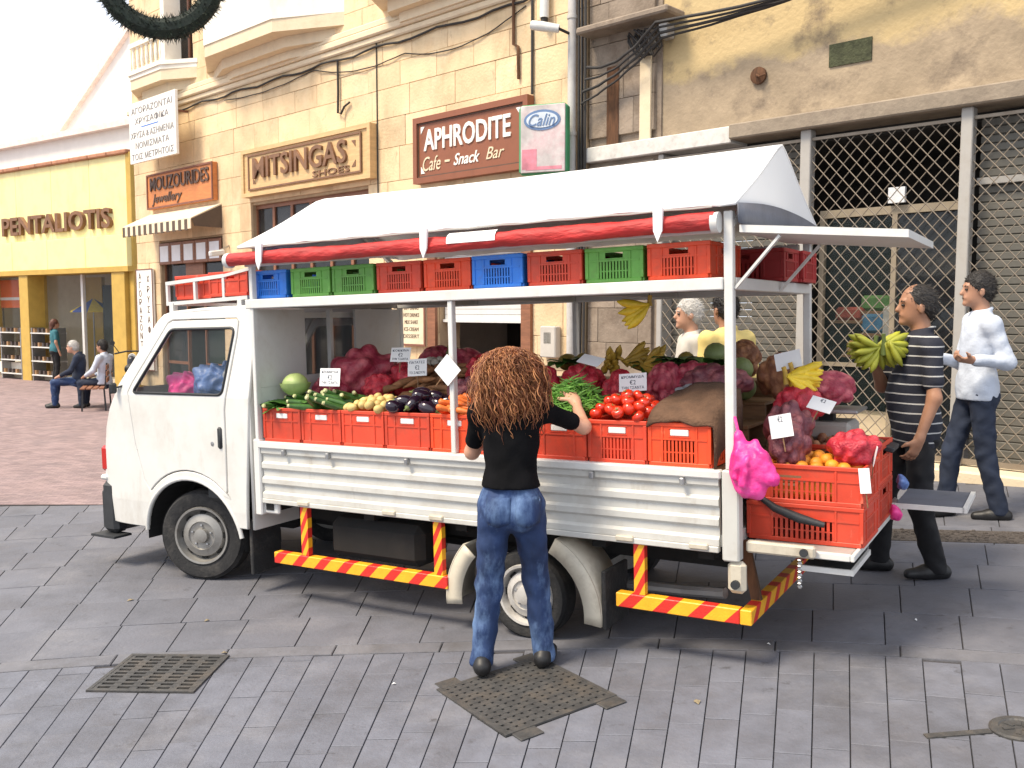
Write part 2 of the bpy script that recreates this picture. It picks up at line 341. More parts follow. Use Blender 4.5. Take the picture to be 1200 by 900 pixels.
def sheet(name, x0, x1, y0, y1, dz, m, nx=40, ny=8):
    mb = MB(); vs = []; fs = []
    for i in range(nx + 1):
        x = x0 + (x1 - x0) * i / nx
        for j in range(ny + 1): vs.append((x, y0 + (y1 - y0) * j / ny, g(max(-40, min(x, 6))) + dz))
    for i in range(nx):
        for j in range(ny): a = i * (ny + 1) + j; fs.append((a, a + 1, a + ny + 2, a + ny + 1))
    mb.add(vs, fs); return struct(mb.build(name, m, smooth=60))
gr = sheet('ground', -90, 50, -12, 140, -.012, 'mortar', 280, 8)
def clip(poly, hp):                          # keep a*x+b*y<=c
    a, b_, c = hp; out = []
    for i, p in enumerate(poly):
        q = poly[(i + 1) % len(poly)]; dp = a * p[0] + b_ * p[1] - c; dq = a * q[0] + b_ * q[1] - c
        if dp <= 0: out.append(p)
        if dp * dq < 0: t = dp / (dp - dq); out.append((p[0] + (q[0] - p[0]) * t, p[1] + (q[1] - p[1]) * t))
    return out
def area(p): return abs(sum(p[i][0] * p[(i + 1) % len(p)][1] - p[(i + 1) % len(p)][0] * p[i][1] for i in range(len(p)))) / 2
CEN = (-1.0, -3.0)                           # the paving is laid in arcs about this point
def pol(r, th): return (CEN[0] + r * math.sin(th), CEN[1] + r * math.cos(th))
def pave(name, piece, r0, tl, nr, w_, th0, th1, planes, m, joint, stag):
    parent = struct(link(name, None)); tiles = []
    for j in range(nr):
        ra = r0 + j * tl
        dth = w_ / (ra + tl / 2) if stag >= 0 else w_ / r0; nn = int((th1 - th0) / dth)
        for i in range(nn):
            a = th0 + (i + (stag * (j % 2) if stag >= 0 else 0)) * dth; b_ = a + dth - joint / ra
            sh = 0 if stag >= 0 else ((i * 7919) % 13) / 13 * tl
            q0, q1 = ra + sh, ra + sh + tl - joint
            pl = [pol(q0, a), pol(q0, b_), pol(q1, b_), pol(q1, a)]
            if stag < 0:
                q1 = min(q1, 7.99)
                if q1 - q0 < .04: continue
                pl = [pol(q0, a), pol(q0, b_), pol(q1, b_), pol(q1, a)]
            for hp in planes:
                if len(pl) > 2: pl = clip(pl, hp)
            if len(pl) > 2 and area(pl) > .004: tiles.append(pl)
    tiles.sort(key=lambda p: sum(q[1] for q in p) / len(p))
    rest = MB()
    for k, pl in enumerate(tiles):
        hh = rnd.uniform(-.0012, .0012); tx = rnd.uniform(-.004, .004); ty = rnd.uniform(-.004, .004); cx = sum(p[0] for p in pl) / len(pl); cy = sum(p[1] for p in pl) / len(pl)
        fn = lambda a, b_, d: (a, b_, g(a) + d + (hh + tx * (a - cx) + ty * (b_ - cy) if d > -.01 else 0))
        if k < 295: MB().prism(pl, fn, -.03, 0., .0022).build(piece, m, parent)
        else: rest.prism(pl, fn, -.03, 0., .0022)
    if rest.v: stuff(rest.build('far_' + piece, m, parent))
    return len(tiles)
wall_hp = (.691, .723, .691 * 3.9 + .723 * 8.7 - .33)
nA = pave('slab_paving', 'slab', 8.15, .5, 9, .37, R(-32), R(40), [(-.06, 1, 9.3), wall_hp], 'slab', .006, .5)
nB = pave('cobble_paving', 'paver', 5.8, .40, 6, .122, R(-20), R(31), [(0, -1, -3.2)], 'paver', .0045, -1)
print('tiles', nA, nB)
bp_ = struct(link('paving_band', None))
for i in range(-8, 9):
    a, b_ = i * .075, i * .075 + .0741
    pl = [pol(8.0, a), pol(8.0, b_), pol(8.142, b_), pol(8.142, a)]
    MB().prism(pl, lambda x, y, d: (x, y, g(x) + d), -.03, .001, .004).build('band_stone', 'band', bp_)
sheet('brick_lane', -45, 2.6, 9.1, 60, -.004, 'red_paving', 90, 6)
sheet('foreground_paving', -14, 14, -6, 3.19, -.004, 'band', 60, 4)

def gmat(x, y, rz=0, dz=0.):
    s = (g(x + .01) - g(x - .01)) / .02
    return T(x, y, g(x) + dz) @ Matrix.Rotation(-math.atan(s), 4, 'Y') @ RZ(rz)
def drain(name, label, M, wx, wy, nx, ny, tabs=False, slot=.6):
    t = thing(name, label, 'drain cover', M)
    MB().box(-wx / 2, wx / 2, -wy / 2, wy / 2, -.02, .004).build('pit', 'hole', t)
    mb = MB(); f = .02
    for s in (-1, 1):
        mb.box(s * wx / 2 - f * (s > 0), s * wx / 2 + f * (s < 0), -wy / 2, wy / 2, 0, .012)
        mb.box(-wx / 2 + f, wx / 2 - f, s * wy / 2 - f * (s > 0), s * wy / 2 + f * (s < 0), 0, .012)
    mb.build('frame', 'iron', t)
    iw, ih = wx - 2 * f, wy - 2 * f
    for i in range(nx + 1):
        x = -iw / 2 + iw * i / nx; b_ = iw / nx * (1 - slot) / 2 + .002
        MB().box(max(x - b_, -iw / 2), min(x + b_, iw / 2), -ih / 2, ih / 2, .002, .010).build('bar', 'iron', t)
    for j in range(ny + 1):
        y = -ih / 2 + ih * j / ny; b_ = ih / ny * (1 - slot) / 2 + .002
        MB().box(-iw / 2, iw / 2, max(y - b_, -ih / 2), min(y + b_, ih / 2), .003, .011).build('cross_bar', 'iron', t)
    if tabs:
        for x, y in ((-.35, -.55), (.4, .55), (-.36, .55), (.4, -.55)):
            MB().box(x * wx - .06, x * wx + .06, y * wy - .045, y * wy + .045, 0, .009, .003).build('tab', 'iron', t)
    return t
drain('drain_grate', 'rectangular iron slotted drain grate set into grey paving ahead of the cab', gmat(-1.87, 4.77, -3.5), .56, .5, 5, 10, slot=.66)
drain('manhole_grate', 'square perforated iron cover with corner tabs beneath the woman in jeans', gmat(.06, 4.34, 32), .62, .66, 13, 13, True, .42)
t = thing('valve_cover', 'small round iron valve cover with a straight slot beside it', 'valve cover', gmat(2.06, 3.62))
MB().lathe([(.0, -.02), (.11, -.02), (.11, .008), (.1, .014), (.075, .014), (.07, .008), (0, .008)], 24).build('ring', 'iron', t)
for i in range(6):
    a = i * 60; MB().box(.02, .062, -.009, .009, .006, .012, M=RZ(a)).build('stud', 'iron', t)
MB().box(-.38, -.115, -.018, .018, -.02, .006).build('slot_frame', 'iron', t)
# gravelly trench patch in front of the shops
mat('gravel', (.09, .075, .065), .95, .5, 40, bump=.8, bscale=90)
pm = MB().box(-.75, .75, -.16, .16, -.03, .006)
for i in range(260):
    x, y, s = rnd.uniform(-.72, .72), rnd.uniform(-.14, .14), rnd.uniform(.006, .014)
    pm.box(x - s, x + s, y - s * .8, y + s * .8, 0, .006 + s * .8, s * .4)
o = stuff(pm.build('gravel_patch', 'gravel', None, gmat(3.45, 6.33, -24))); tag(o, 'dark patch of loose gravel in the slabs by the shop step', 'gravel')
# leaf litter and dropped bits
mat('litter', (.25, .2, .12), .9, .4, 20); mat('litter_white', (.7, .7, .68), .9)
for i, (x, y) in enumerate(((-.6, 4.55), (-1.9, 5.6), (.85, 4.1), (1.35, 4.72), (-1.62, 5.05), (-2.55, 6.02), (2.2, 4.9), (-.2, 5.0))):
    s = .012 + .008 * (i % 3); o = MB().add([(-s, 0, 0), (0, -s * .6, .006), (s, 0, .001), (0, s * .6, .007), (0, 0, .012)], [(0, 1, 4), (1, 2, 4), (2, 3, 4), (3, 0, 4), (3, 2, 1, 0)]).build('litter_scrap', 'litter_white' if i % 3 == 0 else 'litter', None, gmat(x, y, i * 47, .003))
    tag(o, 'tiny scrap of litter lying on the grey paving', 'litter', 'litter scraps on the paving')

# ================================================================== BUILDINGS (facade frame: x = -t, y into the wall)
mat('limestone', (.70, .53, .32), .85, .18, 2.5, bump=.4, bscale=26, rnd_v=.12, dirt=(.62, .44, .27), dscale=5, damt=.5)
overlay('limestone', (.38, .23, .12), 1.3, .52, .72, .55, (1, 1, .35)); overlay('limestone', (.82, .70, .49), 1.1, .5, .7, .4); overlay('limestone', (.22, .14, .08), 9, .62, .74, .5, (1, 1, .5))
mat('limestone_core', (.42, .30, .18), .9, .2, 4, bump=.3)
mat('stained_stone', (.27, .215, .165), .9, .22, 3, bump=.4, bscale=30, rnd_v=.14, dirt=(.13, .09, .06), dscale=2.6, damt=.75)
mat('cornice', (.72, .60, .42), .85, .12, 3, bump=.2, dirt=(.4, .31, .2), dscale=3, damt=.5)
mat('balcony_white', (.84, .80, .70), .8, .06, 3, bump=.1, dirt=(.6, .5, .36), dscale=2, damt=.4)
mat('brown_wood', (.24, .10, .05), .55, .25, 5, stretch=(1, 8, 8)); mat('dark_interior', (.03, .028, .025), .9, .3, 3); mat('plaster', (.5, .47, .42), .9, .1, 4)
mat('grey_post', (.38, .36, .33), .5, .1, 5, dirt=(.25, .22, .18), dscale=5, damt=.5)
mat('mesh_wire', (.24, .20, .155), .5, .15, 5, metal=.3, dirt=(.2, .14, .09), dscale=7)
mat('shutter', (.135, .128, .108), .6, .1, 4, dirt=(.2, .18, .15), dscale=3); mat('marble', (.62, .6, .56), .5, .1, 8, dirt=(.3, .27, .24), dscale=9)
mat('wood_pale', (.33, .27, .19), .7, .15, 5); mat('cable', (.03, .027, .025), .7, .2, 8); mat('pipe_grey', (.5, .48, .45), .6, .1, 4, dirt=(.25, .2, .16), dscale=5)
def tbox(mb, t0, t1, y0, y1, z0, z1, b=0.): return mb.box(-t1, -t0, y0, y1, z0, z1, b)
def wall_core(parent, m, t0, t1, z0, z1, y0, y1, opens, name='wall'):
    ts = sorted({t0, t1} | {min(max(v, t0), t1) for o in opens for v in o[:2]}); mb = MB()
    for a, b_ in zip(ts, ts[1:]):
        if b_ - a < 1e-4: continue
        cut = sorted((o[2], o[3]) for o in opens if o[0] <= a + 1e-5 and o[1] >= b_ - 1e-5); z = z0
        for c0, c1 in cut:
            if c0 > z: tbox(mb, a, b_, y0, y1, z, c0)
            z = max(z, c1)
        if z < z1: tbox(mb, a, b_, y0, y1, z, z1)
    return mb.build(name, m, parent)
def ashlar(parent, m, t0, t1, z0, z1, opens, lw, ch, yf, limit, name='stone_block', skip=()):
    out = []; j = 0; z = z0
    while z < z1 - .05:
        zt = min(z + ch * rnd.choice((.8, 1, 1, 1.15)), z1); t = t0 - (lw * .5 if j % 2 else 0)
        while t < t1:
            L = lw * rnd.uniform(.78, 1.22); a, b_ = max(t, t0), min(t + L, t1)
            if t1 - b_ < .15: b_ = t1
            segs = [(a, b_)]
            for o in opens:
                if o[2] < zt - .02 and o[3] > z + .02:
                    ns = []
                    for p, q in segs:
                        if o[1] <= p or o[0] >= q: ns.append((p, q)); continue
                        if o[0] > p: ns.append((p, o[0]))
                        if o[1] < q: ns.append((o[1], q))
                    segs = ns
            for p, q in segs:
                if q - p > .06: out.append((p, q, z, zt))
            if b_ >= t1: break
            t += L
        z = zt; j += 1
    # largest in the picture first: those whose centre lies inside the frame, nearest first
    fr = lambda b_: 0 if (b_[2] < 1.2 or b_[3] > 4.4 + .27 * b_[0] + .9) else 1
    out.sort(key=lambda b_: (-fr(b_), b_[0])); rest = MB()
    for k, (p, q, a, b_) in enumerate(out):
        d = rnd.uniform(-.004, .004); pl = [(-q + .0025, a + .0025), (-p - .0025, a + .0025), (-p - .0025, b_ - .0025), (-q + .0025, b_ - .0025)]
        fn = lambda u, v, dd: (u, dd, v)
        if k < limit: MB().prism(pl, fn, yf + .05, yf + d, .005).build(name, m, parent)
        else: rest.prism(pl, fn, yf + .05, yf + d, .005)
    if rest.v: stuff(rest.build('upper_blocks', m, parent))
    return len(out)

def door_set(parent, t0, t1, z0, z1, n, m, depth=.18, rail=1.0):
    mb = MB(); f = .07
    tbox(mb, t0, t1, depth - .03, depth + .04, z1 - f, z1)
    for i in range(n + 1):
        t = t0 + (t1 - t0) * i / n; tbox(mb, max(t - f / 2, t0), min(t + f / 2, t1), depth - .03, depth + .04, z0, z1 - f)
    for i in range(n):
        a = t0 + (t1 - t0) * i / n + f / 2 + .002; b_ = t0 + (t1 - t0) * (i + 1) / n - f / 2 - .002
        if rail: tbox(mb, a, b_, depth - .02, depth + .03, z0 + rail, z0 + rail + .06)
    fr = mb.build('door_frame', m, parent)
    for i in range(n):
        a = t0 + (t1 - t0) * i / n + f / 2; b_ = t0 + (t1 - t0) * (i + 1) / n - f / 2
        tbox(MB(), a, b_, depth, depth + .012, z0, z1 - f).build('pane', 'glass_shop', fr)
    return fr

# ---- cream limestone building
cb_ = thing('stone_building', 'cream limestone building with balconies and small shop signs above the van', 'building', FAC)
OPN = [(12.95, 15.55, -.3, 3.25), (8.45, 11.9, -.3, 3.74), (5.15, 6.85, -.3, 2.7), (13.9, 14.9, 6.6, 9.0), (10.2, 11.4, 6.5, 9.0), (6.3, 7.3, 6.5, 9.0)]
wall_core(cb_, 'limestone_core', 4.12, 16.62, -.4, 9.8, .005, .4, OPN)
print('blocks', ashlar(cb_, 'limestone', 4.12, 16.62, .2, 9.8, OPN, .82, .44, -.035, 290))
mb = MB(); tbox(mb, 4.12, 16.62, 2.6, 2.9, -.4, 9.8); tbox(mb, 16.3, 16.62, .4, 2.6, -.4, 9.8); tbox(mb, 4.12, 4.4, .4, 2.6, -.4, 9.8); tbox(mb, 4.4, 16.3, .41, 2.6, 9.6, 9.8); tbox(mb, 4.4, 16.3, .41, 2.6, 4.0, 4.2)
for t in (12.4, 7.9): tbox(mb, t, t + .2, .41, 2.6, -.4, 4.0)
mb.build('interior_wall', 'plaster', cb_); 
mb = MB(); tbox(mb, 4.42, 16.28, .41, 2.59, -.12, .03); mb.build('interior_floor', 'band', cb_)
mb = MB(); tbox(mb, 4.12, 16.7, -.13, -.036, 5.98, 6.09, .02); tbox(mb, 4.12, 16.66, -.085, -.036, 5.88, 5.98, .02); tbox(mb, 4.12, 16.68, -.10, -.036, 6.09, 6.20, .02); mb.build('cornice', 'cornice', cb_)
def balcony(tl, tr, p, zb, cl, cr_, h_, label):
    """chamfered balcony: tl/tr wall ends (t), p projection, corbel steps below"""
    def poly(e, pp): return [(-(tl - e), -.036), (-(tl - cl - e * .4), -pp), (-(tr + cr_ + e * .4), -pp), (-(tr + e), -.036)]
    fn = lambda a, b_, d: (a, b_, d); o = MB().prism(poly(0, p), fn, zb, zb + .2).build('balcony', 'cornice', cb_)
    MB().prism(poly(.25, p * .55), fn, zb - .17, zb - .001).build('corbel', 'cornice', o)
    MB().prism(poly(.5, p * .3), fn, zb - .3, zb - .171).build('corbel', 'cornice', o)
    a = poly(0, p + .02); b_ = poly(.02, p - .1); mb = MB()
    for i in range(3):
        q = [a[i], a[i + 1], b_[i + 1], b_[i]]; mb.prism(q, fn, zb + .2, zb + h_)
    mb.build('parapet', 'balcony_white', o)
    mb = MB(); a2 = poly(-.03, p + .05); b2 = poly(.05, p - .13)
    for i in range(3): mb.prism([a2[i], a2[i + 1], b2[i + 1], b2[i]], fn, zb + h_ + .001, zb + h_ + .08)
    mb.build('coping', 'balcony_white', o); return o
balcony(13.35, 9.0, .62, 6.32, 1.0, 1.15, 1.05, '')
balcony(8.05, 4.9, .55, 6.32, .35, .5, 1.05, '')
# small balustraded oriel further along
o = balcony(16.35, 13.75, .42, 6.32, .55, .7, .28, '')
for i in range(7):
    MB().lathe([(.03, 6.6), (.05, 6.66), (.03, 6.75), (.045, 6.9), (.025, 7.1), (.045, 7.16)], 8, T(-15.75 + i * .2, -.36, 0)).build('baluster', 'balcony_white', o)
mb = MB(); tbox(mb, 14.4, 15.85, -.42, -.30, 7.16, 7.25); tbox(mb, 14.35, 14.5, -.38, -.04, 6.6, 9.4); mb.build('coping', 'balcony_white', o)
for t0, t1 in ((13.9, 14.9), (10.2, 11.4), (6.3, 7.3)): door_set(cb_, t0, t1, 6.5, 9.0, 2, 'brown_wood')
# jewellery shop entrance
door_set(cb_, 12.95, 13.9, 0.03, 3.25, 1, 'brown_wood', .1, .7); door_set(cb_, 14.6, 15.55, 0.03, 3.25, 1, 'brown_wood', .1, .7)
mb = MB(); tbox(mb, 13.9, 14.6, .06, .12, 2.55, 3.25); mb.build('transom_board', 'brown_wood', cb_)
for i in range(5):
    t0 = 12.97 + i * .516; fr = tbox(MB(), t0, t0 + .50, -.06, -.036, 2.78, 3.22, .01).build('lantern_panel', 'brown_wood', cb_)
    tbox(MB(), t0 + .07, t0 + .43, -.068, -.061, 2.84, 3.16).build('pane', 'card', fr)
mat('green_cloth', (.12, .22, .12), .8, .2, 4); tbox(MB(), 13.2, 15.3, .9, .94, .03, 2.6).build('curtain', 'green_cloth', cb_)
# shoe shop window
door_set(cb_, 8.45, 11.9, .5, 3.74, 6, 'brown_wood', .1, 2.45); mb = MB(); tbox(mb, 8.45, 11.9, .02, .3, .03, .499); mb.build('window_base', 'marble', cb_)
mb = MB(); tbox(mb, 8.6, 11.8, .45, .5, 3.0, 3.7); mb.build('window_blind', 'card', cb_)
# cafe entrance with half-lowered shutter
mb = MB()
for i in range(13): tbox(mb, 5.18, 6.82, .08, .10, 1.72 + i * .075, 1.79 + i * .075)
tbox(mb, 5.18, 6.82, .04, .14, 1.68, 1.72); mb.build('roller_shutter', 'white_metal', cb_)
mb = MB(); tbox(mb, 6.851, 7.02, -.09, -.036, .1, 2.75); tbox(mb, 4.98, 5.149, -.09, -.036, .1, 2.75); tbox(mb, 4.98, 7.02, -.09, -.036, 2.751, 2.9); mb.build('door_surround', 'brown_wood', cb_)
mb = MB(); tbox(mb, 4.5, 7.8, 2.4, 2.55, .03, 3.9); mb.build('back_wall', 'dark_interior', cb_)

# ---- grimy building on the right with concrete beam and lattice grilles
m = mat('stained_render', (.34, .265, .18), .9, .22, 2.2, bump=.45, bscale=22)
n = m.node_tree.nodes; l = m.node_tree.links; b = n['Principled BSDF']; src = b.inputs['Base Color'].links[0].from_socket
tc = n.new('ShaderNodeTexCoord'); sp = n.new('ShaderNodeSeparateXYZ'); l.new(tc.outputs['Object'], sp.inputs[0])
no = n.new('ShaderNodeTexNoise'); no.inputs['Scale'].default_value = 1.3; no.inputs['Detail'].default_value = 7; no.inputs['Roughness'].default_value = .65; l.new(tc.outputs['Object'], no.inputs[0])
ma = n.new('ShaderNodeMath'); ma.operation = 'MULTIPLY_ADD'; ma.inputs[1].default_value = .9; l.new(no.outputs['Fac'], ma.inputs[0]); l.new(sp.outputs['Z'], ma.inputs[2])
mr = n.new('ShaderNodeMapRange'); mr.inputs[1].default_value = 4.86; mr.inputs[2].default_value = 5.0; l.new(ma.outputs[0], mr.inputs[0])
mx = n.new('ShaderNodeMixRGB'); mx.inputs[2].default_value = (.52, .39, .20, 1); l.new(mr.outputs[0], mx.inputs[0]); l.new(src, mx.inputs[1])
n2 = n.new('ShaderNodeTexNoise'); n2.inputs['Scale'].default_value = 2.1; n2.inputs['Detail'].default_value = 9; n2.inputs['Roughness'].default_value = .7; l.new(tc.outputs['Object'], n2.inputs[0])
m2 = n.new('ShaderNodeMapRange'); m2.inputs[1].default_value = .52; m2.inputs[2].default_value = .68; m2.inputs[4].default_value = .8; l.new(n2.outputs['Fac'], m2.inputs[0])
mx2 = n.new('ShaderNodeMixRGB'); mx2.inputs[2].default_value = (.15, .115, .085, 1); l.new(m2.outputs[0], mx2.inputs[0]); l.new(mx.outputs[0], mx2.inputs[1]); l.new(mx2.outputs[0], b.inputs['Base Color'])
mat('concrete', (.27, .22, .165), .9, .2, 3, bump=.5, bscale=18, dirt=(.17, .13, .10), dscale=3.5, damt=.75)
mat('moss', (.055, .06, .03), .95, .4, 14, bump=.6); mat('rust', (.10, .045, .02), .9, .5, 9, stretch=(3, 3, .5))
rb = thing('grimy_shop_building', 'stained brown rendered building with concrete beam over diamond lattice shop grilles', 'building', FAC)
OP2 = [(-.256, 1.181, .42, 3.6), (-3.4, -.36, .42, 3.6), (1.292, 3.05, .42, 3.6)]
wall_core(rb, 'stained_render', -4.2, 3.05, 3.7, 7.6, .06, .45, [])
wall_core(rb, 'stained_stone', 3.051, 4.10, -.2, 7.6, .035, .45, [], 'pier')
print('pier', ashlar(rb, 'stained_stone', 3.12, 4.08, .2, 6.6, [(3.0, 4.1, 3.63, 3.84)], .55, .42, -.015, 60))
mb = MB(); tbox(mb, -4.2, 2.08, -.12, .4, 3.68, 3.84, .015); mb.build('beam', 'concrete', rb); mb = MB(); tbox(mb, 2.081, 4.09, -.07, .3, 3.65, 3.83, .01); mb.build('lintel_slab', 'marble', rb)
mb = MB(); tbox(mb, -4.2, 3.05, -.28, .35, .05, .42, .02); mb.build('step', 'cornice', rb)
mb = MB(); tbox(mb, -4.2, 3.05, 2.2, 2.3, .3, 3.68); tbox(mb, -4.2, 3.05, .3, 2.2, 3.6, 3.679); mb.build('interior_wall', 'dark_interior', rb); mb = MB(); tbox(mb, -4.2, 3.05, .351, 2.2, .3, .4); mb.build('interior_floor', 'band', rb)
for t0, t1 in ((1.181, 1.292), (-.358, -.256)): tbox(MB(), t0, t1, -.04, .08, .42, 3.68, .008).build('steel_post', 'grey_post', rb)
mb = MB(); tbox(mb, -3.5, -3.4, -.04, .08, .42, 3.68); mb.build('steel_post', 'grey_post', rb)
tbox(MB(), 2.98, 3.05, -.02, .3, .42, 3.64, .008).build('steel_post', 'grey_post', rb)
mb = MB(); tbox(mb, 3.15, 3.30, -.045, -.016, 3.83, 4.78); mb.build('pale_strip', 'cornice', rb)
tbox(MB(), 3.62, 3.80, -.0215, -.0205, 3.84, 4.75).build('rust_stain', 'rust', rb)
tbox(MB(), .62, 1.05, .045, .06, 4.28, 4.5).build('moss_patch', 'moss', rb)
mb = MB(); tbox(mb, 2.75, 4.05, -.32, .05, 5.12, 5.2, .02); mb.build('ledge', 'stained_stone', rb)
# shop fittings behind the middle grille
mb = MB(); tbox(mb, -.256, 1.181, .22, .28, 2.80, 2.88); tbox(mb, .385, .435, .22, .28, .42, 2.80); tbox(mb, .435, 1.181, .22, .28, 1.28, 1.32); tbox(mb, 1.13, 1.181, .22, .28, .42, 2.8); mb.build('door_frame', 'wood_pale', rb)
tbox(MB(), .30, .46, .16, .20, 2.9, 3.05).build('number_plate', 'card', rb)
tbox(MB(), .45, 1.12, .24, .25, .8, 2.79).build('pane', 'glass_thin', rb); tbox(MB(), -.25, .38, .24, .25, .45, 2.79).build('pane', 'glass_shop', rb)
mb = MB(); tbox(mb, .44, 1.13, .3, .8, .42, .78); mb.build('display_base', 'cornice', rb)
for i, (t0, t1, y, z, hh, c) in enumerate(((.55, .8, .5, 1.62, .2, (.05, .16, .28)), (.8, 1.1, .55, 1.75, .14, (.3, .06, .04)), (.5, .85, .6, 1.85, .16, (.08, .2, .05)), (.6, .95, .5, 1.4, .14, (.4, .24, .05)), (.46, .56, .45, 1.3, .6, (.45, .45, .42)))):
    mat('goods%d' % i, c, .7, .3, 8); o = thing('boxed_goods', ['blue bundle of goods behind the lattice grille', 'red box of goods behind the lattice grille', 'green bundle of goods behind the lattice grille', 'orange box of goods behind the lattice grille', 'tall pale roll of goods behind the lattice grille'][i], 'goods', FAC)
    tbox(MB(), t0, t1, y - .1, y + .1, z, z + hh, .03).build('package', 'goods%d' % i, o); tbox(MB(), t0 - .02, t1 + .02, y - .14, y + .16, z - .03, z).build('shelf_board', 'wood', o)
# corrugated shutters behind the outer grilles
for t0, t1 in ((1.292, 2.98), (-3.4, -.358)):
    sh = link('roller_shutter', None, rb)
    for i in range(42):
        z = .43 + i * .0755; tbox(MB(), t0 + .001, t1 - .001, .19, .22 + .004 * (i % 2), z, z + .070, .008).build('shutter_slat', 'shutter', sh)
mb = MB(); tbox(mb, -3.4, -.36, .12, .185, 3.0, 3.06); tbox(mb, -.95, -.90, .12, .185, .43, 3.0); mb.build('shutter_frame', 'grey_post', rb)
def lattice(t0, t1, z0, z1, pt, pz):
    fr = MB(); tbox(fr, t0, t1, -.005, .025, z0, z0 + .05); gp = fr.build('security_grille', 'mesh_wire', rb); tbox(MB(), t0, t1, -.005, .025, z1 - .03, z1).build('top_rail', 'mesh_wire', gp)
    z0 += .05; z1 -= .03; H = z1 - z0; W = t1 - t0; k = pz / pt
    for s in (1, -1):
        n_ = int((W + H / k) / pt) + 1
        for i in range(n_ + 1):
            c = -H / k + i * pt if s == 1 else i * pt          # t offset where the rod meets the bottom
            ta, tb = 0., W
            if s == 1: za, zb = -c * k, (W - c) * k                # z = (t - c) k
            else: za, zb = c * k, (c - W) * k                      # z = (c - t) k
            pts = []
            (qa, qb) = (za, zb); lo_t, hi_t = 0., 1.
            d = qb - qa
            if abs(d) < 1e-9: continue
            e0, e1 = sorted(((0 - qa) / d, (H - qa) / d)); lo_t, hi_t = max(lo_t, e0), min(hi_t, e1)
            if hi_t - lo_t < .02: continue
            P_ = [(-(t0 + W * q), .004 if s == 1 else .016, z0 + qa + d * q) for q in (lo_t, hi_t)]
            MB().tube(P_, .0052, 5).build('rod', 'mesh_wire', gp)
lattice(-.256, 1.181, .44, 3.6, .135, .15); lattice(1.292, 2.98, .44, 3.6, .135, .15); lattice(-3.0, -.358, .44, 3.6, .135, .15)

# ---- wall furniture: pipe, cable bundle, cables
def wire(name, label, pts, r, m='cable', M=FAC, n=6, cat='cable'):
    o = MB().tube(pts, r, n).build(name, m, None, M, 60); return tag(o, label, cat)
def sag(a, b_, s, n=14): 
    a, b_ = Vector(a), Vector(b_); return [a.lerp(b_, i / n) + Vector((0, -.01 * math.sin(i * 1.7), -s * 4 * (i / n) * (1 - i / n))) for i in range(n + 1)]
t = thing('drain_pipe', 'pale grey drain pipe running down between the two buildings', 'pipe', FAC)
MB().tube([(-4.28, -.1, .1), (-4.28, -.1, 7.5)], .055, 14).build('pipe', 'pipe_grey', t, None, 60)
for z in (1.2, 2.6, 4.0, 5.4): MB().lathe([(.056, z), (.066, z), (.066, z + .04), (.056, z + .04)], 14, T(-4.28, -.1, 0)).build('clamp', 'pipe_grey', t, None, 40)
for i in range(3): wire('power_cable', ['black power cable nearest the grey drain pipe, running upright', 'middle one of three upright black power cables beside the drain pipe', 'upright black power cable farthest from the grey drain pipe'][i], [(-4.17 + .045 * i, -.1 - .02 * (i % 2), .2), (-4.17 + .045 * i + .01, -.1, 2.5), (-4.18 + .05 * i, -.09, 5.0), (-4.2 + .06 * i, -.1, 7.5)], .019)
wire('wall_cable', 'long dark cable pinned along the cream wall under the cornice', [(-16.6 + i * .28, -.06 - .012 * (i % 2), 5.80 + .025 * math.sin(i * 1.3)) for i in range(42)] + [(-4.95, -.06, 5.84)], .018)
wire('thin_wall_cable', 'thin slack cable looping below the long pinned wall cable', sag((-12.7, -.06, 5.72), (-9.9, -.06, 5.76), .08) + sag((-9.8, -.06, 5.76), (-7.6, -.06, 5.6), .12) + sag((-7.5, -.06, 5.6), (-5.1, -.06, 5.75), .2), .009)
o = wire('wall_conduit', 'thin hooked conduit dropping from the wall cable above the shoe shop sign', [(-9.15, -.07, 5.78), (-9.15, -.07, 5.3), (-9.15, -.08, 4.98), (-9.05, -.09, 4.95), (-8.98, -.08, 5.05), (-8.85, -.07, 5.1)], .018)
wire('cable_drop', 'dark conduit running down the wall past the cafe sign', [(-4.98, -.06, 6.0), (-4.98, -.06, 4.62)], .018); wire('short_conduit', 'short rusty conduit stub high on the wall right of the pinned cable', [(-5.3, -.07, 6.0), (-5.3, -.07, 5.3), (-5.22, -.07, 5.26), (-5.22, -.06, 4.85)], .022, 'rust')
wire('seam_cable', 'thin straight dark cable running down the wall beside the shoe sign', [(-8.19, -.05, 5.9), (-8.19, -.05, 3.0)], .009)
for i in range(4):
    a = (-4.1 + .03 * i, -.14, 4.35 + .14 * i); b_ = (-2.9, -.2 - .04 * i, 4.88 + .05 * i); c = (.0 + .6 * i, -.1, 5.15 + .07 * i)
    wire('hanging_cable', 'black cable sagging across the stained wall under the dark ledge', sag(a, b_, .06 + .03 * i) + sag(b_, c, .05 + .04 * i)[1:], .014 + .004 * (i % 2))['group'] = 'cables under the ledge'
for i in range(3): wire('tangled_cable', 'tangled loop of cable bunched below the dark ledge', [(-3.3 + .16 * math.sin(j * 1.1 + i) + i * .1, -.12 - .05 * math.cos(j * .9), 4.9 + .16 * math.cos(j * 1.3 + i * 2)) for j in range(12)], .012)['group'] = 'tangled cables'
t = thing('junction_box', 'small grey junction box among the tangled cables on the stained wall', 'junction box', FAC @ T(-2.95, 0, 5.0)); MB().box(-.06, .06, -.1, .05, -.08, .08, .01).build('case', 'grey_post', t); MB().box(-.05, .05, -.106, -.1, -.07, .07).build('lid', 'white_metal', t)
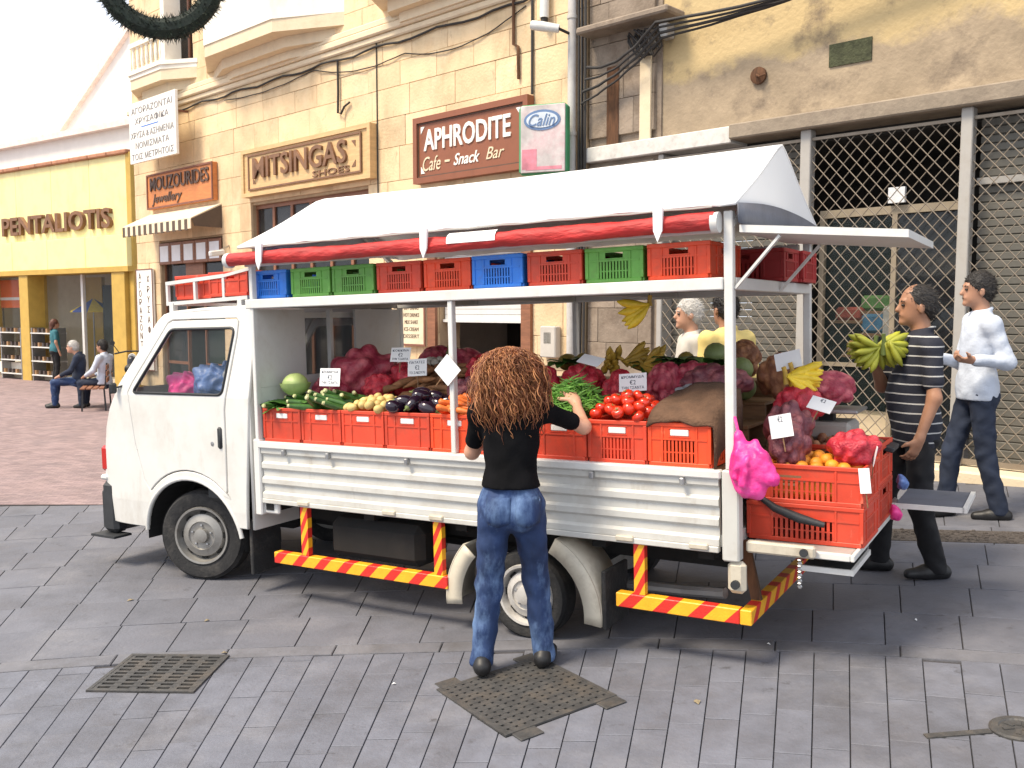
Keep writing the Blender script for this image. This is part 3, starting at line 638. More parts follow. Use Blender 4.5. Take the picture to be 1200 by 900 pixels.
t = thing('bulkhead_lamp', 'white tubular wall lamp on an arm beside the black cables', 'lamp', FAC @ T(-4.52, 0, 5.2)); MB().tube([(.25, -.03, .0), (.2, -.3, .05)], .018).build('arm', 'cable', t); MB().tube([(.2, -.3, .05), (.02, -.42, .09), (-.1, -.46, .12)], [.05, .06, .055], 12).build('lamp_head', 'white_metal', t, None, 40)
t = thing('wall_tube', 'upright white tube fitting with a dark end above the lamp', 'fitting', FAC @ T(-4.72, 0, 5.5)); MB().tube([(0, -.12, 0), (0, -.1, .9)], .06, 12).build('tube', 'white_metal', t, None, 40); MB().tube([(0, -.121, -.05), (0, -.12, 0)], .045, 12).build('end_cap', 'cable', t, None, 40)
t = thing('meter_box', 'grey electric meter box on the cream wall under the cafe sign', 'meter box', FAC @ T(-4.62, -.04, 1.45)); MB().box(-.13, .13, -.12, 0, -.2, .2, .012).build('case', 'plaster', t); MB().box(-.06, .06, -.126, -.12, -.02, .12).build('window', 'glass_thin', t)
t = thing('anchor_ring', 'rusty iron anchor plate fixed to the stained wall above the beam', 'anchor', FAC @ T(-1.82, .05, 4.33)); MB().lathe([(.0, 0), (.09, 0), (.09, .03), (.03, .05), (0, .05)], 14, RX(90)).build('plate', 'rust', t, None, 40); MB().tube([(0, -.06, 0), (.05, -.09, -.03), (.1, -.06, -.01)], .012).build('hook', 'rust', t)

# ---- signs
mat('sign_orange', (.56, .20, .06), .6, .15, 4, stretch=(1, 1, 6), dirt=(.38, .12, .05), dscale=5, damt=.5); mat('sign_tan', (.60, .40, .19), .6, .15, 4, stretch=(1, 1, 6)); mat('letter_dark', (.10, .055, .035), .6); mat('letter_brown', (.2, .10, .05), .6, .2, 8)
mat('sign_red', (.25, .085, .04), .55, .15, 5, dirt=(.16, .05, .03), dscale=5); mat('letter_white', (.82, .80, .74), .5, .05); mat('letter_cream', (.7, .6, .42), .6); mat('letter_faded', (.22, .21, .21), .7, .25, 30); mat('rust_frame', (.2, .08, .05), .7, .2, 8)
def lettering(body, w_, h_, x, y, z, m, parent, ext=.006, **k):
    return link('lettering', text_mesh(body, w_, h_, ext, m, **k), parent, T(x, y, z) @ UP)
def board(name, label, t0, t1, z0, z1, y, m, fm=None, fw=.06, fd=.03, th=.06):
    s = thing(name, label, 'sign', FAC @ T(-(t0 + t1) / 2, y, (z0 + z1) / 2)); W, H = (t1 - t0) / 2, (z1 - z0) / 2
    MB().box(-W, W, 0, th, -H, H, .006).build('board', m, s)
    if fm:
        f = MB(); f.box(-W - .002, W + .002, -fd, 0, H - fw, H); f.box(-W - .002, W + .002, -fd, 0, -H, -H + fw); f.box(-W - .002, -W + fw, -fd, 0, -H + fw, H - fw); f.box(W - fw, W + .002, -fd, 0, -H + fw, H - fw); f.build('frame', fm, s)
    return s
s = board('shop_sign', 'tan wooden sign reading MITSINGAS SHOES in raised dark letters', 8.2, 11.95, 3.86, 4.69, -.16, 'sign_tan', 'sign_tan', .07, .03, .12)
MB().box(-1.62, 1.62, -.012, -.001, -.30, .30).build('panel', 'sign_tan', s)
f = MB(); f.box(-1.62, 1.62, -.03, -.013, .28, .31); f.box(-1.62, 1.62, -.03, -.013, -.31, -.28); f.box(-1.65, -1.62, -.03, -.013, -.31, .31); f.box(1.62, 1.65, -.03, -.013, -.31, .31); f.build('inner_frame', 'letter_brown', s)
lettering('MITSINGAS', 2.75, .36, -.08, -.012, .06, 'letter_brown', s, .022, bold=.015); lettering('SHOES', 1.0, .1, .85, -.012, -.215, 'letter_brown', s, .01, bold=.01)
for x, z in ((-1.5, .2), (1.5, .2), (1.5, -.2), (-1.5, -.2)): MB().prism([(0, 0), (.1 * (1 if x < 0 else -1), 0), (0, -.1 if z > 0 else .1)], lambda a, b_, d: (x + a, d, z + b_), -.013, -.02).build('corner_mark', 'letter_brown', s)
s = board('shop_sign', 'reddish brown sign reading APHRODITE Cafe - Snack Bar in cream letters', 4.96, 7.21, 3.67, 4.60, -.14, 'sign_red', 'sign_red', .08, .035, .10)
f = MB(); f.box(-1.03, 1.03, -.012, -.001, .365, .383); f.box(-1.03, 1.03, -.012, -.001, -.383, -.365); f.box(-1.045, -1.027, -.012, -.001, -.383, .383); f.box(1.027, 1.045, -.012, -.001, -.383, .383); f.build('inner_frame', 'letter_dark', s)
lettering('APHRODITE', 1.72, .30, -.05, 0, .13, 'letter_white', s, .008, bold=.02); lettering('Cafe', .38, .2, -.75, 0, -.2, 'letter_cream', s, .005, shear=.3); lettering('-', .1, .03, -.42, 0, -.2, 'letter_cream', s, .005); lettering('Snack', .52, .16, -.03, 0, -.2, 'letter_white', s, .005, shear=.35, bold=.012); lettering('Bar', .34, .16, .52, 0, -.19, 'letter_cream', s, .005, shear=.35)
for x, z in ((-.98, .33), (.98, .33), (-.98, -.33)): MB().prism([(0, 0), (.08 * (1 if x < 0 else -1), 0), (0, -.1 if z > 0 else .1)], lambda a, b_, d: (x + a, d, z + b_), -.001, -.008).build('corner_mark', 'letter_white', s)
s = board('shop_sign', 'orange wooden sign reading MOUZOURIDES Jewellery above the striped awning', 13.06, 15.8, 3.93, 4.64, -.14, 'sign_orange', 'rust_frame', .035, .02, .1)
lettering('MOUZOURIDES', 2.45, .27, .02, 0, .14, 'letter_dark', s, .012, bold=.01); lettering('Jewellery', 1.3, .24, -.5, 0, -.18, 'letter_dark', s, .008, shear=.3, bold=.01)
s = board('shop_sign', 'white square sign with faded Greek lettering on the building corner', 13.75, 15.75, 4.82, 6.02, -.5, 'letter_white', None, th=.06)
for i, (tx, ww, z) in enumerate((('ΑΓΟΡΑΖΟΝΤΑΙ', 1.75, .43), ('ΧΡΥΣΑΦΙΚΑ', 1.45, .22), ('ΧΡΥΣΑ & ΑΣΗΜΕΝΙΑ', 1.85, -.05), ('ΝΟΜΙΣΜΑΤΑ', 1.45, -.26), ('ΤΟΙΣ ΜΕΤΡΗΤΟΙΣ', 1.8, -.48))): lettering(tx, ww, .125, 0, 0, z, 'letter_faded', s, .003)
MB().box(-.45, .3, -.004, -.001, .08, .10).build('underline', 'crate_blue', s); f = MB()
for x in (-.6, .6): f.bar((x, .06, .3), (x, .46, .3), .03, .03)
f.build('bracket', 'rust_frame', s)
s = board('hanging_sign', 'tall narrow white sign with vertical Greek lettering beside the jewellery door', 15.78, 16.55, .55, 2.72, -.10, 'letter_white', 'rust_frame', .02, .01, .05)
for k, tx in enumerate(('ΑΓΟΡΑΖΟΝΤΑΙ', 'ΧΡΥΣΑΦΙΚΑ')):
    for i, c in enumerate(tx): lettering(c, .11 if c != 'Ι' else .03, .14, -.2 + .38 * k, 0, .93 - .06 * k - i * (.182 if k == 0 else .215), 'letter_dark', s, .003)
s = thing('light_box_sign', 'green edged illuminated ice cream sign with a painted oval logo, projecting from wall', 'sign', FAC @ T(-4.42, -.45, 3.92) @ RZ(22))
mat('sign_green', (.05, .28, .12), .5); mat('sign_pale', (.55, .5, .48), .4, .35, 3, dirt=(.5, .15, .2), dscale=2.2, damt=.6); mat('pink_faded', (.62, .22, .27), .5, .3, 6); mat('logo_blue', (.12, .2, .36), .5); mat('logo_pale', (.6, .66, .72), .5)
MB().box(-.31, .31, -.09, .09, -.42, .42, .04).build('case', 'sign_green', s); MB().box(-.27, .30, -.105, -.09, -.40, .40, .03).build('panel', 'sign_pale', s)
MB().lathe([(0, 0), (.235, 0), (.235, .006), (0, .006)], 28, T(.01, -.106, .22) @ UP @ Matrix.Diagonal((1, .52, 1, 1))).build('oval', 'logo_blue', s); MB().lathe([(0, 0), (.2, 0), (.2, .006), (0, .006)], 28, T(.01, -.112, .22) @ UP @ Matrix.Diagonal((1, .46, 1, 1))).build('oval_fill', 'logo_pale', s)
MB().box(-.25, -.06, -.1075, -.1052, -.36, -.12, .0).build('pink_mark', 'pink_faded', s); MB().box(-.20, .26, -.1085, -.1058, -.37, -.33).build('pink_stripe', 'pink_faded', s); lettering('Calin', .34, .14, .01, -.119, .22, 'logo_blue', s, .003, shear=.4); MB().tube([(0, .09, .2), (.05, .45, .2)], .02).build('arm', 'steel', s)
s = board('menu_board', 'cream menu board with rows of small print hung by the cafe door', 7.06, 7.62, 1.32, 2.1, -.09, 'letter_cream', 'rust_frame', .03, .015, .04)
for i, tx in enumerate(('COFFEE', 'SOFT DRINKS', 'HOT DRINKS', 'MILK SHAKE', 'ICE-CREAM', 'DESSERT')): lettering(tx, .3 + .03 * (i % 3), .055, -.04, 0, .28 - i * .105, 'letter_dark', s, .002)
# striped awning over the jewellery door
mat('awning', (.72, .62, .45), .8, .08, 4); mat('awning_dark', (.1, .07, .05), .8)
a = thing('awning', 'small cream shop awning with a toothed dark and cream valance', 'awning', FAC)
fn = lambda u, v, d: (d, u, v)
MB().prism([(-.04, 3.86), (-.66, 3.55), (-.66, 3.53), (-.04, 3.83)], fn, -15.85, -12.95).build('canopy', 'awning', a)
for i in range(24): MB().box(-15.85 + i * .121, -15.85 + i * .121 + .118, -.67, -.655, 3.33 + .02 * (i % 2), 3.53).build('valance_strip', 'awning' if i % 2 else 'awning_dark', a)
MB().prism([(-.04, 3.83), (-.64, 3.53), (-.6, 3.4), (-.04, 3.4)], fn, -12.95, -12.94).build('end_panel', 'awning_dark', a)
for x in (-15.8, -13.0): MB().bar((x, -.04, 3.45), (x, -.62, 3.52), .02, .02).build('arm', 'steel', a)
t = thing('security_camera', 'white security camera on a bracket below the striped awning', 'camera', FAC @ T(-12.7, -.04, 2.9)); MB().box(-.05, .05, -.4, -.1, 0, .1, .02, RX(10)).build('body', 'white_metal', t); MB().bar((0, 0, .15), (0, -.2, .05), .03, .03).build('bracket', 'steel', t)

# ---- yellow shop building
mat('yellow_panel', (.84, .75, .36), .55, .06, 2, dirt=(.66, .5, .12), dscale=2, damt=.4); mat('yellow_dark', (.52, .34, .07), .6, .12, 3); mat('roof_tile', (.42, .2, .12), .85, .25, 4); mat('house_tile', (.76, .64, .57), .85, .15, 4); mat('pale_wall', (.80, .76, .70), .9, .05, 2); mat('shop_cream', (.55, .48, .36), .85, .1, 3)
overlay('yellow_panel', (.62, .48, .2), 1.5, .52, .72, .5, (1, 1, .25))
yb = thing('yellow_shop', 'yellow panelled shoe shop with wide display windows facing the lane', 'building', YEL)
for i in range(6):
    x0 = -6 + i * 1.78; MB().box(x0, x0 + 1.77, -.15, 0, 3.70, 5.62, .008).build('facade_panel', 'yellow_panel', yb); MB().box(x0, x0 + 1.77, -.32, -.02, 2.90, 3.68, .01).build('fascia_panel', 'yellow_panel', yb)
mb = MB(); mb.box(-6, 4.7, 0, 3.2, 3.0, 5.6); mb.box(-6, 4.68, 3.0, 3.2, -.2, 3.0); mb.box(4.5, 4.68, .02, 3.0, -.2, 3.0); mb.box(-6, -5.8, .02, 3.0, -.2, 3.0); mb.build('wall', 'shop_cream', yb)
mb = MB(); mb.box(-6, 4.72, -.34, .3, 2.78, 2.90); mb.build('beam', 'yellow_dark', yb)
for x0 in (-5.6, -2.9, -.42, 3.95): MB().box(x0, x0 + (.45 if x0 < 3 else .55), -.3, .25, -.12, 2.78, .01).build('pillar', 'yellow_dark', yb)
MB().box(4.51, 4.71, -.18, -.02, -.12, 5.65, .01).build('corner_trim', 'yellow_dark', yb)
MB().box(-6, 4.49, .02, 2.99, -.12, .06).build('shop_floor', 'shop_cream', yb); MB().box(-6, -.44, -.05, .8, .061, .36).build('window_base', 'balcony_white', yb)
for x0, x1 in ((-2.4, -.45), (.1, 1.9), (2.1, 3.9)): MB().box(x0, x1, .12, .13, .37 if x0 < 0 else .08, 2.77).build('pane', 'glass_thin', yb)
MB().box(1.95, 2.05, .08, .16, .07, 2.77).build('mullion', 'white_metal', yb)
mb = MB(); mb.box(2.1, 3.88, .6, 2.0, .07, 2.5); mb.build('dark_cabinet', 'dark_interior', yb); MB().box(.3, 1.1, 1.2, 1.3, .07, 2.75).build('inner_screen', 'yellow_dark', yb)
mb = MB()
for i in range(13): mb.box(-6 + i * .82, -6 + i * .82 + .8, -.25, .5, 5.62 + .0 * i, 5.72, .02)
mb.build('tile_edge', 'roof_tile', yb)
s = thing('shop_sign', 'brown three-dimensional letters reading PENTALIOTIS on yellow panels', 'sign', YEL); link('lettering', text_mesh('PENTALIOTIS', 5.2, .5, .05, 'letter_brown', bold=.02), s, T(1.3, -.15, 4.12) @ UP)
mat('reflection_orange', (.72, .14, .03), .7, .1, 3); mat('umb_blue', (.05, .09, .35), .7); mat('umb_yellow', (.8, .6, .05), .7); mat('shoe_dark', (.06, .045, .04), .5, .4, 6); mat('shoe_tan', (.3, .17, .08), .5, .3, 6)
o = thing('reflected_awning', 'added orange awning banner with a white band behind the display glass', 'reflection', YEL @ T(-1.5, .22, 0)); MB().box(-.95, .95, 0, .05, 1.9, 2.7, .01).build('reflection', 'reflection_orange', o); MB().box(-.95, .95, -.01, -.001, 2.12, 2.2).build('band', 'letter_white', o); MB().box(-.9, -.86, 0, .04, .35, 1.9).build('pole', 'steel', o)  # solid panel added in place of an orange awning mirrored in the glass
o = thing('reflected_parasol', 'small blue and yellow parasol added inside the shop window', 'parasol_reflection', YEL @ T(1.35, .78, .06)); MB().tube([(0, 0, 0), (0, 0, 1.95)], .02).build('pole', 'steel', o)  # modelled object stands in for a reflection in the middle pane
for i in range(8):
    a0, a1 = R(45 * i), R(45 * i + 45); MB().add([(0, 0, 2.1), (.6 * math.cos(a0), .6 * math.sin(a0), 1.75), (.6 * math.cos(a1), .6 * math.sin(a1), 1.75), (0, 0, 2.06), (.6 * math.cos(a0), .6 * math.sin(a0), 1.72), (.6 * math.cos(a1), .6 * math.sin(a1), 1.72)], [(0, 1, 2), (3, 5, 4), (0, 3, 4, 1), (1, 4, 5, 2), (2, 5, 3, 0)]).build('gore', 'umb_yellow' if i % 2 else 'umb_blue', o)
def shoe_rack(x, y, n, label):
    r_ = thing('shoe_rack', label, 'shoe rack', YEL @ T(x, y, -.08)); 
    for i in range(n): MB().box(-.55, .55, -.2, .2, .14 + i * .38, .17 + i * .38).build('shelf', 'white_metal', r_)
    for sx in (-.53, .53): MB().box(sx - .02, sx + .02, -.18, .18, 0, .3 + (n - 1) * .38).build('upright', 'steel', r_)
    for i in range(n):
        for k in range(5):
            xx = -.46 + k * .21; sh = thing('shoe', 'shoe displayed on the metal rack outside the yellow shop', 'shoe', YEL @ T(x + xx, y - .02, -.08 + .17 + i * .38), 'shoes on the racks')
            MB().prism([(-.13, 0), (.12, 0), (.13, .03), (.06, .06), (-.02, .09), (-.06, .11), (-.13, .11)], lambda a, b_, d: (d, a, b_), -.04, .04).build('upper', 'shoe_dark' if (i + k) % 3 else 'shoe_tan', sh)
shoe_rack(.62, -.1, 4, 'low metal shoe rack between the yellow pillar and the glass'); shoe_rack(-.98, -.12, 4, 'low metal shoe rack in front of the white window base'); 
# pale house beyond, washed out
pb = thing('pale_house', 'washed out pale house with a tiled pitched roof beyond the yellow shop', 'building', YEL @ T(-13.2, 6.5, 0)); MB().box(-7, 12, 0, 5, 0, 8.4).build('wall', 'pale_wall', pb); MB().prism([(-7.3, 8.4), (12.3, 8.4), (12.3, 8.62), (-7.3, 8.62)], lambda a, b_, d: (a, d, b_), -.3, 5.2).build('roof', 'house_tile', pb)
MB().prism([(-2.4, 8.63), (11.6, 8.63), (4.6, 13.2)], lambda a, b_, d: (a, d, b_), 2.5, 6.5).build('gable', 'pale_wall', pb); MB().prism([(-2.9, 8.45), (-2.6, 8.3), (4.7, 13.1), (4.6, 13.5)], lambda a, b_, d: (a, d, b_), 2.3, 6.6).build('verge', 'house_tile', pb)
for x in (-3.5, .3, 3.4): o = MB().box(x - .5, x + .5, -.02, .05, 6.6, 7.6).build('window', 'cornice', pb); MB().box(x - .42, x + .42, -.03, -.021, 6.68, 7.52).build('pane', 'glass_thin', o)
t = thing('roof_pole', 'grey utility pole standing behind the yellow shop roof', 'pole', YEL @ T(.2, 4.6, 0)); MB().tube([(0, 0, 0), (0, 0, 8.6)], [.11, .09], 10).build('pole', 'grey_post', t); MB().bar((-.4, 0, 8.0), (.4, 0, 8.0), .06, .06).build('cross_arm', 'grey_post', t)

# ---- hanging wreath
mat('fir', (.012, .02, .013), .8, .5, 12); mat('fir_tip', (.03, .042, .022), .8, .4, 12)
t = thing('wreath', 'dark green fir wreath hanging from a wire across the lane', 'wreath', T(-3.34, 9, 5.02) @ RZ(12))
rr_ = random.Random(3); mb = MB(); Rw = .50
mb.tube([(Rw * math.cos(a), 0, Rw * math.sin(a)) for a in [i * math.pi / 24 for i in range(48)]], .095, 8, closed=True)
for i in range(7000):
    a = rr_.uniform(0, 2 * math.pi); c = Vector((Rw * math.cos(a), 0, Rw * math.sin(a))); d = Vector((rr_.gauss(0, 1), rr_.gauss(0, 1), rr_.gauss(0, 1))).normalized()
    s_ = d.cross(Vector((rr_.gauss(0, 1), rr_.gauss(0, 1), rr_.gauss(0, 1)))).normalized() * .008; L = rr_.uniform(.11, .165); mb.cur = 0 if rr_.random() < .7 else 1
    p0 = c + d * .06; mb.add([p0 - s_, p0 + s_, c + d * L], [(0, 1, 2)])
mb.build('garland', ['fir', 'fir_tip'], t); MB().tube([(0, 0, .5), (0, 0, 1.1)], .005, 5).build('hook_wire', 'cable', t)
wire('span_wire', 'thin wire spanning the lane and carrying the wreath', sag((-11.5, 6.5, 6.6), (3.5, 11, 6.4), .2), .006, M=ID)

# ================================================================== THE VAN
van = thing('market_van', 'white flatbed van with canopy, parked as a greengrocer stall', 'van', VAN)
W = 1.60
hazard = stripes('hazard', (.85, .42, .02), (.62, .03, .02), (1, 0, 1), .19, .42, .4); hazard_y = stripes('hazard_rear', (.85, .42, .02), (.62, .03, .02), (0, 1, 1), .19, .42, .4); hazard_p = stripes('hazard_post', (.85, .42, .02), (.62, .03, .02), (2, 0, 1), .13, .5, .4)
def bend(x, z): return -max(0, z - 1.33) * .13 - (max(0, (x - .68) / .35) ** 2) * .055 - max(0, .55 - z) * .06
def side_plate(name, loops, m, y0, parent, th=.008, bev=.006, both=True):
    for s in ((0, 1) if both else (0,)):
        me = curve_mesh(name, loops, th, bev); me.materials.append(MATS[m])
        bm = bmesh.new(); bm.from_mesh(me)
        for axis_, val in ((0, .70), (0, .78), (0, .86), (0, .94), (0, 1.0), (1, 1.33), (1, .55), (0, .3), (0, -.1), (1, .95), (1, 1.15)):
            bmesh.ops.bisect_plane(bm, geom=bm.verts[:] + bm.edges[:] + bm.faces[:], plane_co=(val, val, 0), plane_no=(1, 0, 0) if axis_ == 0 else (0, 1, 0))
        bm.to_mesh(me); bm.free()
        for v in me.vertices:
            x, z, d = v.co.x, v.co.y, v.co.z
            y = y0 + bend(x, z) + d
            v.co = (x, y if s == 0 else -W - y, z)
        if s: me.flip_normals()
        me.update(); o = link(name, me, parent)
    return o
def arc(cx, cz, rx, rz, a0, a1, n=16): return [(cx + rx * math.cos(R(a0 + (a1 - a0) * i / n)), cz + rz * math.sin(R(a0 + (a1 - a0) * i / n))) for i in range(n + 1)]
AC = (.03, .31)
def round_loop(p, r, n=4):
    out = []
    for i in range(len(p)):
        a, b_, c = Vector(p[i - 1]), Vector(p[i]), Vector(p[(i + 1) % len(p)]); u, v = b_ + (a - b_).normalized() * r, b_ + (c - b_).normalized() * r
        for k in range(n + 1): t_ = k / n; q = u * (1 - t_) ** 2 + b_ * 2 * t_ * (1 - t_) + v * t_ ** 2; out.append((q.x, q.y))
    return out
def smooth_loop(p, it=1):                  # chaikin corner cut
    for _ in range(it):
        q = []
        for i in range(len(p)):
            a, b_ = p[i], p[(i + 1) % len(p)]; q += [(a[0] * .8 + b_[0] * .2, a[1] * .8 + b_[1] * .2), (a[0] * .2 + b_[0] * .8, a[1] * .2 + b_[1] * .8)]
        p = q
    return p
door_o = [(.645, 1.35), (.60, 1.42), (.245, 1.845), (.20, 1.862), (-.44, 1.862), (-.462, 1.84), (-.455, 1.74), (-.362, 1.25), (-.358, .69), (-.33, .662)] + arc(AC[0], AC[1] + .02, .535, .48, 138, 40, 12) + [(.50, .72), (.585, .98)]
def grow(p, d):
    out = []; n = len(p)
    for i in range(n):
        a, b_, c = Vector(p[i - 1]), Vector(p[i]), Vector(p[(i + 1) % n]); t_ = ((b_ - a).normalized() + (c - b_).normalized()); nn = Vector((t_.y, -t_.x)).normalized(); out.append((b_.x + nn.x * d, b_.y + nn.y * d))
    return out
_sg = sum(door_o[i][0] * door_o[(i + 1) % len(door_o)][1] - door_o[(i + 1) % len(door_o)][0] * door_o[i][1] for i in range(len(door_o)))
GD = .007 if _sg > 0 else -.007
side_o = [(.52, .36), (.985, .36), (1.02, .52), (1.035, .73), (1.015, .90), (.97, 1.08), (.90, 1.22), (.78, 1.37), (.36, 1.85), (.30, 1.893), (.20, 1.915), (-.60, 1.935), (-.625, 1.90), (-.60, 1.35), (-.545, .72), (-.53, .44), (-.46, .44)] + arc(AC[0], AC[1], .485, .43, 163, 8, 18)
body = link('cab_body', None, van)
side_plate('cab_side', [side_o, grow(door_o, GD)], 'white_paint', 0, body)
win_o = round_loop([(.592, 1.348), (.212, 1.802), (-.435, 1.802), (-.345, 1.348)], .045)
door_me = side_plate('door', [door_o, win_o], 'white_paint', .003, van, .008, .006)
doors = [o for o in van.children if o.name.split('.')[0] == 'door']
near = doors[0]
rim_w = [Vector((x, .016 + bend(x, z), z)) for x, z in win_o]; MB().tube(rim_w, .011, 6, closed=True).build('window_seal', 'black_plastic', near, None, 60)
side_plate('window_glass', [win_o], 'glass_thin', -.012, near, .002, 0, False); side_plate('window_glass', [[(x, z) for x, z in win_o]], 'glass_thin', -.012, van, .002, 0)
bpy.data.objects.remove([o for o in van.children if o.name.startswith('window_glass')][0])
mb = MB(); mb.box(-.335, -.292, .004, .032, .98, 1.13, .014); mb.build('handle', 'black_plastic', near, None, 40); MB().lathe([(0, 0), (.017, 0), (.017, .008), (0, .01)], 12, T(-.235, .010, 1.01) @ RX(-90)).build('lock', 'steel', near, None, 40)
MB().box(-.53, .62, -.002, .0125, .928, .933).build('crease_shading', 'grey_post', body)  # grey strip paints the soft shading along the cab's belt line
side_plate('door_liner', [[(.60, .8), (.60, 1.33), (-.35, 1.33), (-.35, .8)]], 'plaster', -.06, body, .01, 0)
# arch lip
lip = [Vector((x, .006 + bend(x, z), z)) for x, z in arc(AC[0], AC[1], .495, .44, 172, 4, 26)]; MB().tube(lip, [.016] * len(lip), 8).build('wheel_arch_lip', 'white_paint', body, None, 60)
# body shell across the van: nose, windscreen, roof
prof = [(.985, .36), (1.02, .52), (1.035, .73), (1.015, .90), (.97, 1.08), (.90, 1.22), (.78, 1.37), (.36, 1.85), (.30, 1.893), (.20, 1.915), (-.1, 1.93), (-.60, 1.935)]
def shell(name, pr, m, parent):
    ns = 10; mb = MB(); vs = []; fs = []
    for x, z in pr:
        e = bend(x, z)
        for j in range(ns + 1):
            s_ = j / ns; bul = 1 - abs(2 * s_ - 1) ** 2.5; y = -s_ * W + e * (1 - 2 * s_)
            nxw = .07 if z < 1.86 else 0; vs.append((x + nxw * bul, y, z + (.035 * bul if z > 1.84 else 0)))
    for i in range(len(pr) - 1):
        for j in range(ns): a = i * (ns + 1) + j; fs.append((a, a + 1, a + ns + 2, a + ns + 1))
    mb.add(vs, fs); return mb.build(name, m, parent, None, 50)
shell('nose', prof[:7], 'white_paint', body); shell('roof', prof[7:], 'white_paint', body); shell('windscreen', prof[6:8], 'glass_thin', body)
for s in (0, 1):
    y = .0 if s == 0 else -W
    mb = MB(); mb.tube([Vector((x, (bend(x, z) - .005) * (1 if s == 0 else -1) + y, z)) for x, z in prof[6:]], .02, 8); mb.build('pillar', 'white_paint', body, None, 60)
me = curve_mesh('rear_panel', [[(0, .44), (-W, .44), (-W, 1.35), (-W + .08, 1.90), (-.08, 1.90), (0, 1.35)], [(-.35, 1.40), (-.35, 1.86), (-1.25, 1.86), (-1.25, 1.40)]], .01); me.materials.append(MATS['white_paint'])
link('rear_panel', me, body, T(-.585, 0, 0) @ Matrix(((0, 0, 1, 0), (1, 0, 0, 0), (0, 1, 0, 0), (0, 0, 0, 1))))
MB().box(-.59, -.58, -1.25, -.35, 1.40, 1.86).build('rear_window', 'glass_shop', body)
mb = MB(); mb.box(-.45, .85, -W + .40, -.40, .40, .48); mb.box(.5, .75, -W + .1, -.1, .95, 1.25, .05); mb.box(-.5, .0, -.7, -.08, .55, .98, .06); mb.box(-.55, -.38, -.7, -.08, .98, 1.45, .06); mb.box(-.5, .0, -1.5, -.85, .55, .98, .06); mb.box(-.55, -.38, -1.5, -.85, .98, 1.45, .06); mb.build('seat', 'black_plastic', body)
MB().tube([(.42 + .17 * math.cos(a) * .5, -1.15 + .17 * math.sin(a), 1.24 + .17 * math.cos(a) * .85) for a in [i * math.pi / 10 for i in range(20)]], .014, 6, closed=True).build('steering_wheel', 'black_plastic', body, None, 60)
mb = MB(); mb.box(.94, 1.13, -W + .05, -.05, .27, .60, .03); mb.box(.90, 1.06, -.14, -.012, .27, .66, .03); mb.box(.90, 1.06, -W + .012, -W + .14, .27, .66, .03); mb.build('bumper', 'black_plastic', van)
mb = MB(); mb.box(.84, 1.12, -.1, .05, .245, .262); mb.build('bumper_flap', 'black_plastic', van)
MB().box(.965, 1.075, -.17, -.032, .735, .93, .02).build('corner_lamp', 'lamp_red', van); MB().box(.965, 1.075, -W + .032, -W + .17, .735, .93, .02).build('corner_lamp', 'lamp_red', van)
MB().box(.985, 1.075, -.09, -.018, .668, .71, .015).build('side_marker', 'white_metal', van)
for i in range(4): MB().box(-.44 - i * .022, -.452 - i * .022, .004, .0115, .52, .585).build('vent_slot', 'black_plastic', body)
# wheels: axis along local y, face outward
def wheel(name, r, rimr, wd, M, rm):
    wl = link(name, None, van, M)
    A = RX(-90)
    MB().lathe([(rimr, -wd), (r * .9, -wd), (r, -wd * .85), (r, -wd * .15), (r * .985, -.03), (r * .93, -.004), (rimr + .02, .0), (rimr, -.012)], 40, A, closed=True).build('tyre', 'rubber', wl, None, 40)
    rim = MB().lathe([(rimr + .004, -wd), (rimr + .004, -.008), (rimr, .006), (rimr - .014, .004), (rimr - .022, -.03), (rimr * .80, -.055), (rimr * .74, -.02), (rimr * .5, -.002), (rimr * .47, -.012), (.055, -.014), (.05, .014), (.02, .02), (0, .02)], 40, A).build('rim', rm, wl, None, 30)
    for k in range(5):
        a = R(72 * k + 20); MB().lathe([(0, 0), (.009, 0), (.009, .014), (0, .016)], 6, T(rimr * .36 * math.cos(a), -.012, rimr * .36 * math.sin(a)) @ A).build('wheel_nut', 'steel', rim)
    for k in range(8):
        a = R(45 * k); MB().box(-.022, .022, -.008, .008, -.01, .01, .004, T(rimr * .78 * math.cos(a), -.036, rimr * .78 * math.sin(a)) @ Matrix.Rotation(-a + math.pi / 2, 4, 'Y')).build('vent_hole', 'under', rim)
    return wl
wheel('wheel', .325, .205, .18, T(.03, -.075, .325) @ RZ(20), 'rim'); wheel('wheel', .325, .205, .18, T(.03, -W + .075, .325) @ RZ(200), 'rim')
wheel('wheel', .255, .172, .16, T(-2.65, -.06, .253), 'rim_rear'); wheel('wheel', .255, .172, .16, T(-2.65, -W + .06, .253) @ RZ(180), 'rim_rear')
